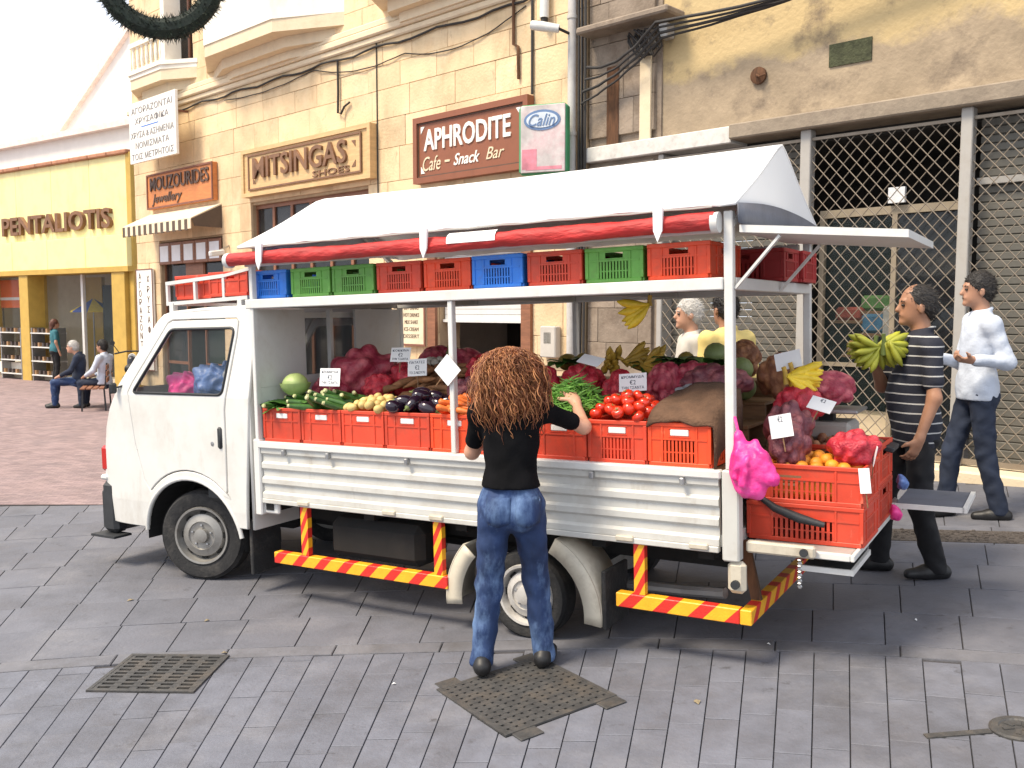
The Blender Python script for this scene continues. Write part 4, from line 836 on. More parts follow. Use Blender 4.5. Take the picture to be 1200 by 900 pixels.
# load bed
bed = link('load_bed', None, van)
MB().box(-3.86, -.63, -W + .03, -.03, .66, .72).build('bed_floor', 'bed_paint', bed); MB().box(-3.86, -.64, -W + .02, -.02, 1.0, 1.04).build('deck_board', 'wood', bed)
def gate(sgn, y):
    z = [.668, .70, .715, .755, .77, .80, .815, .855, .87, .90, .915, .955, .97, 1.0]; oy = [0, 0, -.016, -.016, 0, 0, -.016, -.016, 0, 0, -.016, -.016, 0, 0]
    pl = [(y + sgn * a, b_) for a, b_ in zip(oy, z)] + [(y - sgn * .035, 1.0), (y - sgn * .035, .668)]
    gt = MB().prism(pl, lambda a, b_, d: (d, a, b_), -3.80, -.68).build('side_gate', 'bed_paint', bed)
    MB().box(-3.815, -.66, y - sgn * .04, y + sgn * .016, 1.002, 1.047, .008).build('top_rail', 'white_metal', gt)
    MB().box(-3.80, -.68, y - sgn * .03, y + sgn * .008, .635, .666, .004).build('bottom_rail', 'bed_paint', gt)
    for x in (-.9, -1.28, -1.9, -3.12, -3.62): MB().box(x - .012, x + .012, y, y + sgn * .03, .962, 1.001, .005).build('hook', 'steel', gt)
    for x in (-1.05, -1.75, -2.1, -3.3, -3.7): MB().box(x - .05, x + .05, y - sgn * .01, y + sgn * .02, .645, .675, .006).build('hinge', 'cream_fender', gt)
gate(1, 0); gate(-1, -W)
for y in (0, -W):
    sg = 1 if y == 0 else -1
    MB().box(-.675, -.615, y - sg * .06, y + sg * .01, .55, 1.06, .008).build('corner_post', 'white_metal', bed); MB().box(-3.905, -3.82, y - sg * .06, y + sg * .014, .60, 1.05, .008).build('corner_post', 'bed_paint', bed)
    MB().box(-3.93, -3.84, y - sg * .05, y + sg * .004, .44, .60, .02).build('hinge_plate', 'cream_fender', bed); MB().lathe([(0, 0), (.022, 0), (.022, .02), (0, .02)], 12, T(-3.885, y + sg * .004, .49) @ RX(-90 * sg)).build('bolt', 'black_plastic', bed)
MB().box(-.66, -.64, -W + .02, -.02, 1.05, 1.40).build('headboard', 'white_metal', bed)
hbm = MB(); hbm.box(-.66, -.64, -.48, -.02, 1.401, 1.92); hbm.box(-.66, -.64, -W + .02, -1.02, 1.401, 1.92); hbm.box(-.66, -.64, -1.019, -.481, 1.401, 1.46); hbm.box(-.67, -.635, -.76, -.73, 1.46, 1.92); hbm.build('headboard_frame', 'white_metal', bed)
# superstructure
fr = link('canopy_frame', None, van)
for y in (0, -W):
    sg = 1 if y == 0 else -1
    MB().box(-3.835, -.60, y - sg * .045, y + sg * .012, 1.925, 1.985, .005).build('shelf_beam', 'white_metal', fr)
    MB().box(-3.81, -.60, y - sg * .04, y, 2.20, 2.235).build('eaves_rail', 'white_metal', fr)
    for x, w_, zt in ((-.65, .03, 2.24), (-2.232, .032, 1.924), (-3.86, .045, 2.30)): MB().box(x - w_ / 2, x + w_ / 2, y - sg * .04, y + sg * .003, 1.048 if x > -3 else 1.051, zt, .004).build('post', 'white_metal', fr)
for x in (-.62, -1.4, -2.23, -3.0, -3.80): MB().box(x - .02, x + .02, -W + .046, -.046, 1.93, 1.965).build('cross_bar', 'grey_post', fr)
for i in range(10): y0 = -.05 - i * .15; MB().box(-3.80, -.62, y0 - .12, y0, 1.967, 1.980).build('shelf_plank', 'wood', fr)
MB().box(-3.885, -3.84, -W + .05, -.05, 1.925, 1.985, .004).build('shelf_beam', 'white_metal', fr); MB().bar((-3.84, -W + .04, 1.42), (-3.84, -W + .04, 1.424), .02, .02).build('stud', 'steel', fr)
MB().bar((-.62, -.82, 2.70), (-3.86, -.82, 2.69), .04, .03).build('ridge_pole', 'white_metal', fr)
for x in (-.64, -3.87):
    for y0 in (-.02, -W + .02): MB().bar((x, y0, 2.24), (x, -.82, 2.69), .03, .03).build('rafter', 'white_metal', fr)
# canvas: two slopes with a little sag, front and rear gables
cv = MB(); nx_, ny_ = 44, 10; vs = []; fs = []
for i in range(nx_ + 1):
    x = -.585 - 3.325 * i / nx_
    for j in range(-ny_, ny_ + 1):
        q = j / ny_; y = -.81 + q * .855; z = 2.755 - math.hypot(abs(q), .07) ** 1.04 * .42 - .02 * math.sin(math.pi * abs(q)) * (1 + .35 * math.sin(i * .9 + q)) - .003 * math.sin(i * 1.35) * abs(q) - .006 * math.exp(-((i % 11) - 5) ** 2 / 2) * math.sin(math.pi * abs(q)) - (.012 * math.sin(math.pi * i / nx_) * (1 - abs(q)))
        if abs(j) == ny_: z -= .002 * (1 + math.sin(i * 2.2))
        vs.append((x, y, z))
k_ = 2 * ny_ + 1
for i in range(nx_):
    for j in range(2 * ny_): a = i * k_ + j; fs.append((a, a + 1, a + k_ + 1, a + k_))
cv.add(vs, fs); top = cv.build('canopy', 'tarp', van, None, 179)
md = top.modifiers.new('thick', 'SOLIDIFY'); md.thickness = .012
for x0, nm in ((-.60, 'front_gable'), (-3.905, 'rear_gable')):
    MB().prism([(.035, 2.325), (-.81, 2.72), (-1.655, 2.325)], lambda a, b_, d: (d, a, b_), x0 - .004, x0 + .004).build(nm, 'tarp', van)
bandm = MB(); vs = []; fs = []
for j in range(17):
    q = j / 16; y = .035 - q * 1.69; vs += [(-3.925 - .006 * math.sin(q * 9), y, 2.235), (-3.922 - .004 * math.sin(q * 9), y, 2.33 + .045 * math.sin(math.pi * q))]
for j in range(16): fs.append((2 * j, 2 * j + 1, 2 * j + 3, 2 * j + 2))
bandm.add(vs, fs); o = bandm.build('gable_skirt', 'tarp_grey', van, None, 179); o.modifiers.new('thick', 'SOLIDIFY').thickness = .006
pts = [(-.50 - 3.31 * i / 40, .035 + .003 * math.sin(i * 1.1), 2.25 - .004 * math.sin(i * .5) - .01 * math.sin(math.pi * i / 40)) for i in range(41)]; rad = [.047 + .003 * math.sin(i * 1.7) + .002 * math.sin(i * 3.1) for i in range(41)]
rp = []; NS = 22; qn = random.Random(4)
for i in range(161):
    t_ = i / 160; x = -.50 - 3.31 * t_; cz = 2.25 - .01 * math.sin(math.pi * t_)
    for j in range(NS):
        an = 2 * math.pi * j / NS; r_ = .046 + .003 * math.sin(x * 7 + an * 2) + .0015 * math.sin(x * 23 + an * 3 + 2 * math.sin(x * 5)) + .001 * math.sin(x * 47 - an * 2) - (.012 if math.cos(an + 1.9) > .82 else 0)
        rp.append((x, .035 + r_ * math.cos(an), cz + r_ * math.sin(an)))
roll = MB().add(rp, [(i * NS + j, i * NS + (j + 1) % NS, (i + 1) * NS + (j + 1) % NS, (i + 1) * NS + j) for i in range(160) for j in range(NS)]).build('rolled_side_curtain', 'tarp_red', van, None, 60)
for x in (-.502, -3.815): MB().tube([(x - .015, .035, 2.245), (x + .02, .035, 2.245)], .05, 14).build('roll_end', 'white_metal', roll, None, 40)
for x in (-.83, -2.13, -3.54): MB().add([(x - .025, .095, 2.33), (x + .025, .095, 2.33), (x + .022, .10, 2.22), (x, .10, 2.165), (x - .024, .10, 2.22), (x - .025, .075, 2.335), (x + .025, .075, 2.335), (x + .022, .09, 2.22), (x, .09, 2.17), (x - .024, .09, 2.22)], [(0, 1, 2, 3, 4), (9, 8, 7, 6, 5), (0, 5, 6, 1), (1, 6, 7, 2), (2, 7, 8, 3), (3, 8, 9, 4), (4, 9, 5, 0)]).build('tie_strap', 'tarp', roll)
mb = MB(); vs = [(-2.28 - .16 * j, .035 + .052 * math.cos(a), 2.249 + .052 * math.sin(a)) for j in range(3) for a in (-.2, .3, .8, 1.3)]; mb.add(vs, [(i * 4 + j, i * 4 + j + 1, i * 4 + j + 5, i * 4 + j + 4) for i in range(2) for j in range(3)]); mb.build('faded_patch', 'tarp', roll)
wire('edge_cord', 'thin cord laced along the lower edge of the white canopy', [(-.6 - 3.2 * i / 30, .052, 2.318 + .002 * math.sin(i * 2.1)) for i in range(31)], .005, 'grey_post', VAN)
# raised rear flap with braces
MB().prism([(-3.915, 2.23), (-4.66, 2.155), (-4.66, 2.12), (-3.915, 2.195)], lambda a, b_, d: (a, d, b_), -.88, .0).build('rear_flap', 'white_metal', van)
for y in (-.03, -.84): MB().bar((-4.10, y, 2.17), (-3.885, y, 1.93), .03, .012).build('flap_brace', 'white_metal', van)
# lowered tail platform
tg = MB().box(-4.40, -3.91, -1.2, -.12, .635, .665, .004).build('tail_platform', 'grey_post', van)
mb = MB(); mb.box(-4.40, -3.91, -.119, -.09, .635, .668, .004); mb.box(-4.42, -4.401, -1.2, -.09, .635, .668, .004); mb.build('platform_rim', 'white_metal', tg)
mb = MB(); mb.box(-4.25, -3.92, -.085, -.045, .64, .70, .01); mb.build('tail_arm', 'cream_fender', tg); MB().lathe([(0, 0), (.02, 0), (.02, .015), (0, .015)], 10, T(-4.2, -.045, .67) @ RX(-90)).build('bolt', 'black_plastic', tg)
mb = MB(); mb.box(-4.39, -4.16, -.60, -.16, .565, .572); mb.build('number_board', 'black_plastic', tg); mb = MB(); mb.box(-4.405, -4.15, -.16, -.145, .555, .582); mb.box(-4.405, -4.39, -.6, -.161, .555, .582); mb.build('board_rim', 'white_metal', tg)
for k in range(10): MB().lathe([(.008, 0), (.012, .004), (.008, .008)], 6, T(-4.18, -.04, .63 - .014 * k) @ RX(90 if k % 2 else 0)).build('chain_link', 'steel', tg)
brd = link('side_table_board', None, van, T(-4.62, -1.28, .725)); MB().box(-.17, .17, -.30, .22, 0, .014, .004).build('board_top', 'tarp_grey', brd); mb = MB(); mb.box(-.18, .18, .221, .24, -.006, .02); mb.box(-.195, -.172, -.30, .24, -.006, .02); mb.build('board_edge', 'white_metal', brd)
MB().bar((.19, 0, .0), (.3, 0, -.14), .03, .03).build('board_stay', 'steel', brd)
# guards
gd = link('side_guard', None, van)
MB().box(-2.16, -.76, -.06, .0, .238, .312, .004).build('rail', 'hazard', gd)
for x in (-1.03, -2.09): MB().box(x - .03, x + .03, -.05, -.012, .313, .66).build('stay', 'hazard_post', gd)
gd = link('rear_guard', None, van); MB().box(-3.90, -3.24, -.06, .0, .29, .365, .004).build('rail', 'hazard', gd); MB().box(-3.96, -3.902, -1.5, .0, .29, .365, .004).build('rail', 'hazard_rear', gd)
MB().box(-3.40, -3.34, -.05, -.012, .366, .66).build('stay', 'hazard_post', gd); MB().bar((-3.93, -.2, .36), (-3.86, -.22, .66), .05, .03).build('stay', 'rust', gd); MB().bar((-3.93, -1.3, .36), (-3.86, -1.3, .66), .05, .03).build('stay', 'rust', gd)
# under the bed
ch = link('chassis', None, van); mb = MB(); mb.box(-3.8, .6, -.5, -.42, .45, .57); mb.box(-3.8, .6, -1.18, -1.1, .45, .57); 
for x in (-.7, -1.5, -2.2, -3.1, -3.7): mb.box(x - .04, x + .04, -1.5, -.1, .57, .655)
mb.build('frame_rail', 'under', ch); MB().box(-1.9, -1.15, -.42, -.1, .30, .56, .05).build('fuel_tank', 'under', ch); MB().tube([(-2.65, -.2, .255), (-2.65, -1.4, .255)], .06, 10).build('axle', 'under', ch); MB().tube([(.03, -.25, .3), (.03, -1.35, .3)], .05, 10).build('axle', 'under', ch)
MB().tube([(-.4, -.8, .35), (-2.6, -.8, .3)], .04, 8).build('drive_shaft', 'under', ch); MB().tube([(-2.9, -.35, .3), (-3.5, -.3, .33), (-3.75, -.25, .36)], .03, 8).build('exhaust', 'steel', ch); mb = MB(); mb.box(-.45, .45, -1.1, -.5, .32, .45, .05); mb.build('engine_tray', 'under', ch)
mb = MB(); mb.tube([Vector((x, -.32, z)) for x, z in arc(AC[0], AC[1], .50, .45, 175, 0, 16)], .02, 6); 
vs = [(x, y, z) for x, z in arc(AC[0], AC[1], .50, .45, 185, -5, 18) for y in (-.015, -.36)]; mb.add(vs, [(2 * i, 2 * i + 1, 2 * i + 3, 2 * i + 2) for i in range(18)]); mb.build('wheel_housing', 'under', ch)
MB().box(-.53, -.50, -.30, -.03, .12, .50, .006).build('mud_flap', 'rubber', ch); MB().box(-3.17, -3.145, -.32, -.02, .14, .46, .006).build('mud_flap', 'rubber', ch)
for a0, a1 in ((-5, 62), (138, 186)):
    pr = arc(-2.65, .20, .50, .47, 180 - a1 if a0 < 0 else 180 - a1, 180 - a0, 10); mb = MB(); vs = []
    for x, z in pr: vs += [(x, -.01, z), (x, -.30, z)]
    mb.add(vs, [(2 * i, 2 * i + 1, 2 * i + 3, 2 * i + 2) for i in range(10)]); vs = []
    for x, z in pr: vs += [(x, -.01, z), (-2.65 + (x + 2.65) * .80, -.012, .20 + (z - .20) * .80)]
    mb.add(vs, [(2 * i, 2 * i + 1, 2 * i + 3, 2 * i + 2) for i in range(10)]); o = mb.build('mudguard', 'cream_fender', van, None, 50); o.modifiers.new('thick', 'SOLIDIFY').thickness = .008
mb = MB(); mb.box(-.80, -.64, -.05, -.02, .56, .67, .01); mb.build('bed_bracket', 'white_metal', bed); MB().box(-.76, -.69, -.02, -.012, .585, .635, .004).build('bracket_slot', 'under', bed)
# roof rack
rk = link('roof_rack', None, van)
for y in (-.10, -1.42):
    mb = MB(); mb.bar((.30, y, 1.985), (-.52, y, 2.005), .025, .025); mb.bar((.30, y, 2.13), (-.30, y, 2.16), .025, .025); mb.bar((-.30, y, 2.16), (-.58, y, 2.20), .025, .02)
    for x, h_ in ((.29, 2.13), (.0, 2.145), (-.29, 2.16)): mb.bar((x, y, 1.985), (x, y, h_), .022, .022)
    mb.build('side_rail', 'white_metal', rk)
    for x in (.24, -.45): MB().box(x - .02, x + .02, y - .02, y + .02, 1.925, 1.99).build('foot', 'white_metal', rk)
for x, z in ((.30, 1.985), (.30, 2.13), (-.1, 1.993), (-.5, 2.003)): MB().bar((x, -.1, z), (x, -1.42, z), .025, .025).build('cross_rail', 'white_metal', rk)
# door mirror
mr_ = link('wing_mirror', None, van); MB().bar((.70, -.02, 1.40), (.765, .045, 1.38), .014, .014).build('arm', 'black_plastic', mr_); MB().box(.755, .785, .015, .075, 1.34, 1.42, .012).build('housing', 'black_plastic', mr_)

# ================================================================== CRATES AND PRODUCE (van frame)
def crate_mesh(w_, d_, h_, slots=9, hole=True):
    mb = MB(); mb.box(-w_ / 2 + .012, w_ / 2 - .012, -d_ / 2 + .012, d_ / 2 - .012, .004, .012)
    for ang, L, D in ((0, w_, d_), (180, w_, d_), (90, d_, w_), (270, d_, w_)):
        Mt = RZ(ang); H2 = L / 2; o = D / 2
        def bx(u0, u1, y0, y1, v0, v1, b=0.): mb.box(u0, u1, y0, y1, v0, v1, b, Mt)
        e = .0005 if ang in (90, 270) else 0
        bx(-H2 + e, H2 - e, o - .014, o - e, h_ - .022, h_ - e, .003); bx(-H2 + .012, H2 - .012, o - .013, o - .001, e, .022, .003)
        for u, ww in ((-H2 + .011, .02), (H2 - .011, .02), (-L * .27, .011), (L * .27, .011)): bx(u - ww / 2, u + ww / 2, o - .013, o - .0015, .0225, h_ - .0225, .002)
        vm = h_ * .60; bx(-H2 + .022, H2 - .022, o - .0125, o - .003, vm, vm + .009)
        hw, v0, v1 = L * .15 if L < .4 else .055, h_ * .69, h_ * .85
        for a, b_ in ((-H2 + .02, -L * .275), (L * .275, H2 - .02)): bx(a, b_, o - .010, o - .007, .02, h_ - .02)
        if hole:
            bx(-L * .265, -hw, o - .010, o - .007, vm + .009, h_ - .02); bx(hw, L * .265, o - .010, o - .007, vm + .009, h_ - .02); bx(-hw, hw, o - .010, o - .007, vm + .009, v0); bx(-hw, hw, o - .010, o - .007, v1, h_ - .02)
            bx(-hw - .006, hw + .006, o - .009, o - .004, v1, v1 + .006); bx(-hw - .006, hw + .006, o - .009, o - .004, v0 - .006, v0)
        else: bx(-L * .265, L * .265, o - .010, o - .007, vm + .009, h_ - .02)
        if slots:
            k = slots; pw = (L * .53) / k
            for i in range(k): u = -L * .265 + i * pw; bx(u, u + pw * .58, o - .010, o - .006, .02, vm)
            bx(-L * .265, L * .265, o - .0095, o - .0055, vm * .52, vm * .52 + .006)
        else: bx(-L * .265, L * .265, o - .010, o - .007, .02, vm)
    return mb
CM = {}
def crate(kind, colour, M, label, group, dims=(.335, .52, .215), slots=9, white=False, hole=True):
    key = (kind, colour)
    if key not in CM: CM[key] = crate_mesh(*dims, slots, hole).mesh('crate', colour)
    t = thing('crate', label, 'crate', M, group); link('shell', CM[key], t)
    if white:
        w_, d_, h_ = dims; MB().box(-w_ * .145, w_ * .145, d_ / 2 - .012, d_ / 2 - .004, h_ * .695, h_ * .845, .008).build('handle_insert', 'handle_white', t)
    return t
Z0 = 1.045
names = ['leafy greens and a cabbage', 'green courgettes', 'small yellow potatoes', 'shiny black aubergines', 'carrots', 'onions', 'green beans', 'ripe red tomatoes', 'a brown sack laid over it']
XC = [-.85 - .3425 * i for i in range(9)]
for i, x in enumerate(XC):
    crate('front_slot' if i >= 7 else 'front', 'crate_orange' if i in (4, 8) else 'crate_red', VAN @ T(x, -.285, Z0), 'red plastic crate on the van side holding ' + names[i], 'produce crates along the van side', (.338, .52, .225), 9 if i >= 7 else 0, True)
top_cols = ['crate_blue', 'crate_green', 'crate_green', 'crate_red', 'crate_orange', 'crate_blue', 'crate_red', 'crate_green', 'crate_orange']
tlab = ['blue crate on the van shelf, first behind the cab', 'green crate on the shelf beside the blue crate behind the cab', 'green crate on the shelf between a green and a dull red crate', 'dull red crate on the shelf beside the second green crate', 'orange red crate on the shelf beside the blue crate by the middle post', 'blue crate on the shelf between orange red and dull red crates', 'dull red crate on the shelf between blue and green crates', 'green crate on the shelf between two reddish crates', 'orange red crate on the shelf beside the rear post']
for i, c in enumerate(top_cols):
    crate('top', c, VAN @ T(-.755 - .354 * i + rnd.uniform(-.008, .008), -.31 + rnd.uniform(-.02, .01), 1.987), tlab[i], 'empty crates on the top shelf', (.335, .50, .185), 10)
for i, (x, y, c, lb) in enumerate(((-3.66, -1.0, 'crate_dark', 'dark red crate on the shelf behind the rear post, near the flap'), (-3.68, -1.36, 'crate_dark', 'dark red crate on the shelf at the far rear corner'), (-1.9, -1.2, 'crate_red', 'red crate at the back of the shelf behind the blue crate'), (-2.6, -1.2, 'crate_green', 'green crate at the back of the shelf'), (-1.2, -1.2, 'crate_blue', 'blue crate at the back of the shelf'))):
    crate('top', c, VAN @ T(x, y, 1.987) @ RZ(0 if i > 1 else 90), lb, 'empty crates on the top shelf', (.335, .50, .185), 10)
crate('rack', 'crate_red', VAN @ T(.06, -.34, 2.012) @ RZ(90), 'red crate lying in the roof rack over the cab front', 'crates on the roof rack', (.42, .385, .17), 0); crate('rack', 'crate_red', VAN @ T(-.335, -.30, 2.018) @ RZ(90), 'red crate in the roof rack beside the shelf end', 'crates on the roof rack', (.42, .385, .17), 0)
# tail stacks
for i, (x, y, z, lb) in enumerate(((-4.15, -.45, .667, 'lower dull red crate of the tail stack beside the pink bag'), (-4.15, -.45, .862, 'upper dull red crate of oranges on the tail platform'), (-4.14, -.94, .667, 'lower dull red crate of the rear tail stack'), (-4.14, -.94, .882, 'upper dull red crate of potatoes in the rear tail stack'))):
    crate('tail%d' % (i // 2), 'crate_red', VAN @ T(x, y, z), lb, 'crates stacked on the tail platform', (.57, .42, .195) if i < 2 else (.57, .45, .215), 12, False, i > 1)
oc_ = [o for o in bpy.data.objects if o.get('label', '').startswith('upper dull red crate of oranges')][0]
for k, (w_, z) in enumerate(((.20, .128), (.23, .108), (.17, .088))): MB().box(.21 - w_, .21, .2015, .2035, z, z + .012).build('faded_stencil', 'letter_brown', oc_)

# raised display behind the front crates
ds = thing('display_rack', 'stepped wooden rack in the van bed that carries the produce bags', 'rack', VAN)
for i, (y0, y1, z) in enumerate(((-.90, -.56, 1.20), (-1.25, -.90, 1.30), (-1.54, -1.25, 1.40))):
    MB().box(-3.78, -.70, y0, y1 - .004, z - .02, z, .004).build('shelf_board', 'wood', ds); MB().box(-3.78, -.70, y1 - .03, y1 - .006, Z0, z - .021).build('riser', 'wood', ds)
# --- produce colours
mat('tomato', (.62, .035, .012), .22, .2, 6, rnd_v=.15, coat=.3); mat('potato', (.60, .44, .16), .6, .2, 9, rnd_v=.12, bump=.1); mat('aubergine', (.016, .007, .018), .18, .3, 6, coat=.4); mat('carrot', (.68, .16, .03), .5, .15, 12, rnd_v=.12)
mat('courgette', (.055, .14, .03), .4, .4, 12, rnd_v=.2); mat('courgette_tip', (.5, .5, .25), .6); mat('leaf', (.075, .19, .03), .55, .35, 9, bump=.2, rnd_v=.2); mat('cabbage', (.36, .46, .17), .5, .2, 5, bump=.3, bscale=12); mat('bean', (.12, .28, .045), .5, .3, 20, rnd_v=.25); mat('stem', (.12, .16, .04), .7)
mat('net_onion', (.46, .045, .075), .4, .55, 22, bump=.5, bscale=70, dirt=(.55, .12, .14), dscale=13, damt=.6); mat('net_red', (.56, .028, .04), .4, .45, 20, bump=.5, bscale=70, dirt=(.3, .02, .05), dscale=14, damt=.7); mat('net_purple', (.20, .05, .07), .45, .5, 18, bump=.5, bscale=70, dirt=(.3, .1, .1), dscale=11, damt=.5); mat('net_brown', (.30, .12, .055), .6, .45, 18, bump=.5, bscale=70)
mat('pink_bag', (.70, .03, .24), .45, .35, 9, bump=.6, bscale=18, dirt=(.85, .15, .45), dscale=12, damt=.6); mat('root', (.28, .13, .055), .8, .4, 14, rnd_v=.25, bump=.4); mat('banana', (.86, .62, .04), .45, .15, 9, rnd_v=.1, dirt=(.35, .22, .03), dscale=12, damt=.35); mat('banana_green', (.36, .37, .035), .45, .2, 9, rnd_v=.12); mat('banana_dark', (.52, .33, .05), .5, .35, 12, rnd_v=.15)
mat('papaya', (.26, .2, .04), .5, .45, 7, rnd_v=.2); mat('melon', (.22, .28, .1), .5, .3, 9, rnd_v=.2); mat('orange', (.72, .27, .02), .5, .12, 12, rnd_v=.15, bump=.15, bscale=150); mat('bag_grey', (.3, .31, .33), .4, .5, 8); mat('bag_blue', (.10, .19, .46), .35, .45, 9, bump=.8, bscale=16, dirt=(.35, .42, .55), dscale=9, damt=.6); mat('garlic', (.6, .56, .48), .6, .15, 9)
def ball(rx, rz, n=12, m_=8, dimple=0.):
    pr = [(max(.0001, rx * math.sin(math.pi * i / m_)) , -rz * math.cos(math.pi * i / m_) - (dimple * math.exp(-((m_ - i) / 1.2) ** 2))) for i in range(m_ + 1)]; return MB().lathe(pr, n)
tm = ball(.036, .031, 12, 8, .012).mesh('tomato', 'tomato', 179); stm = MB()
for i in range(5): a = R(72 * i); stm.add([(.003 * math.cos(a + 1.5), .003 * math.sin(a + 1.5), .025), (.003 * math.cos(a - 1.5), .003 * math.sin(a - 1.5), .025), (.017 * math.cos(a), .017 * math.sin(a), .0285)], [(0, 1, 2)])
stm = stm.mesh('calyx', 'stem')
def scatter_heap(cx, cy, z0, w_, d_, n, r, rise, seed, pack=.9):
    q = random.Random(seed); out = []
    for _ in range(n * 60):
        if len(out) >= n: break
        x, y = q.uniform(-w_ / 2, w_ / 2), q.uniform(-d_ / 2, d_ / 2); z = z0 + rise * (1 - (2 * x / w_) ** 2 * .7) * (1 - (2 * y / d_) ** 2 * .7) * q.uniform(.7, 1)
        p = Vector((cx + x, cy + y, z))
        if all((p - o_).length > 2 * r * pack for o_ in out): out.append(p)
    return out
for p in scatter_heap(XC[7] + .01, -.22, 1.275, .28, .36, 42, .036, .13, 5, .82):
    t = thing('tomato', 'ripe red tomato heaped in the crate beside the green beans', 'tomato', VAN @ T(*p) @ Euler((rnd.uniform(-.9, .9), rnd.uniform(-.9, .9), rnd.uniform(0, 6))).to_matrix().to_4x4(), 'tomatoes heaped in their crate'); link('fruit', tm, t); link('calyx', stm, t)
pt = [ball(.027, .038, 10, 7).mesh('potato', 'potato', 179), ball(.03, .034, 10, 7).mesh('potato', 'potato', 179)]
for k, p in enumerate(scatter_heap(XC[2], -.20, 1.275, .29, .34, 44, .03, .07, 6, .85)):
    tag(link('potato', pt[k % 2], None, VAN @ T(*p) @ Euler((rnd.uniform(0, 3), rnd.uniform(0, 3), 0)).to_matrix().to_4x4()), 'small yellow potato heaped in the crate by the courgettes', 'potato', 'yellow potatoes in their crate')
au = MB().lathe([(.0001, -.06), (.022, -.055), (.036, -.035), (.042, -.005), (.036, .03), (.024, .055), (.016, .066), (.0001, .07)], 12).mesh('skin', 'aubergine', 179); auc = MB().lathe([(.02, .058), (.017, .068), (.006, .075), (.005, .095), (.0001, .097)], 8).mesh('stalk', 'stem', 60)
for k, p in enumerate(scatter_heap(XC[3], -.19, 1.275, .28, .34, 22, .045, .10, 7, .85)):
    t = thing('aubergine', 'glossy black aubergine heaped in the crate beside the yellow potatoes', 'aubergine', VAN @ T(*p) @ Euler((rnd.uniform(.8, 2.2), rnd.uniform(-1, 1), rnd.uniform(0, 6))).to_matrix().to_4x4(), 'aubergines in their crate'); link('skin', au, t); link('stalk', auc, t)
ca = MB().lathe([(.0001, -.10), (.006, -.09), (.012, -.03), (.017, .05), (.018, .075), (.008, .083), (.0001, .083)], 9).mesh('root', 'carrot', 179)
for k, p in enumerate(scatter_heap(XC[4] + .02, -.20, 1.275, .26, .34, 26, .026, .07, 8, .85)): tag(link('carrot', ca, None, VAN @ T(*p) @ Euler((1.5 + rnd.uniform(-.3, .3), 0, rnd.uniform(.9, 2.6))).to_matrix().to_4x4()), 'orange carrot heaped in the crate next to the aubergines', 'carrot', 'carrots in their crate')
co = MB().tube([(0, 0, -.10), (.004, 0, -.05), (.006, 0, .02), (.002, 0, .09)], [.016, .021, .02, .015], 9).mesh('skin', 'courgette', 60); cot = MB().tube([(0, 0, .09), (0, 0, .102)], [.014, .011], 8).mesh('tip', 'courgette_tip', 60)
def courgettes(cx, n, seed, rise):
    for k, p in enumerate(scatter_heap(cx, -.20, 1.275, .28, .36, n, .026, rise, seed, .8)):
        t = thing('courgette', 'dark green courgette heaped in the crates behind the cab', 'courgette', VAN @ T(*p) @ Euler((-1.25 + rnd.uniform(-.25, .25), 0, rnd.uniform(-1.1, .4))).to_matrix().to_4x4(), 'courgettes in their crates'); link('skin', co, t); link('tip', cot, t)
courgettes(XC[1], 28, 9, .10); courgettes(XC[0] - .05, 10, 10, .05)
def leafy(name, label, M, n, size, spread, m, seed, cat='greens', group=None, lift=.6):
    q = random.Random(seed); t = thing(name, label, cat, M, group)
    for i in range(n):
        a = q.uniform(0, 2 * math.pi); L = size * q.uniform(.7, 1.2); w_ = L * .33; el = q.uniform(.1, 1) * lift; pts = []
        for j in range(5):
            s_ = j / 4; ww = w_ * math.sin(math.pi * min(.97, .12 + s_ * .86)) ; r_ = spread * .2 + L * s_ * math.cos(el * (1 - s_ * .9)); z = L * s_ * math.sin(el) - .35 * L * s_ * s_
            for k, off in ((0, -ww), (1, 0), (2, ww)): pts.append((r_ * math.cos(a) - off * math.sin(a), r_ * math.sin(a) + off * math.cos(a), z + (.18 * abs(off)) + q.uniform(-.004, .004)))
        o = MB().add(pts, [(j * 3 + k, j * 3 + k + 1, j * 3 + k + 4, j * 3 + k + 3) for j in range(4) for k in range(2)]).build('leaf', m, t, None, 179); 
    return t
leafy('leafy_greens', 'bunch of dark leafy greens spilling from the crate behind the cab', VAN @ T(XC[0] + .05, -.16, 1.27), 34, .15, .12, 'leaf', 1); leafy('leafy_greens', 'bunch of leafy greens lying against the cabbage', VAN @ T(XC[0] - .08, -.20, 1.28), 26, .13, .12, 'leaf', 2)
t = thing('cabbage', 'round pale green cabbage on the leafy greens behind the cab', 'cabbage', VAN @ T(-.80, -.22, 1.41)); link('head', implicit('head', [('e', (0, 0, 0), (.088, .088, .078))], .008, 'cabbage', None, None, noise=.004, nscale=40), t)
for i in range(7):
    a = R(51 * i); vs = [((.088 + .006 * j) * math.cos(a + (k - 2) * .22) * math.cos(-.9 + .35 * j), (.088 + .006 * j) * math.sin(a + (k - 2) * .22) * math.cos(-.9 + .35 * j), .08 * math.sin(-.9 + .35 * j)) for j in range(4) for k in range(5)]
    MB().add(vs, [(j * 5 + k, j * 5 + k + 1, j * 5 + k + 6, j * 5 + k + 5) for j in range(3) for k in range(4)]).build('outer_leaf', 'cabbage', t, None, 179)
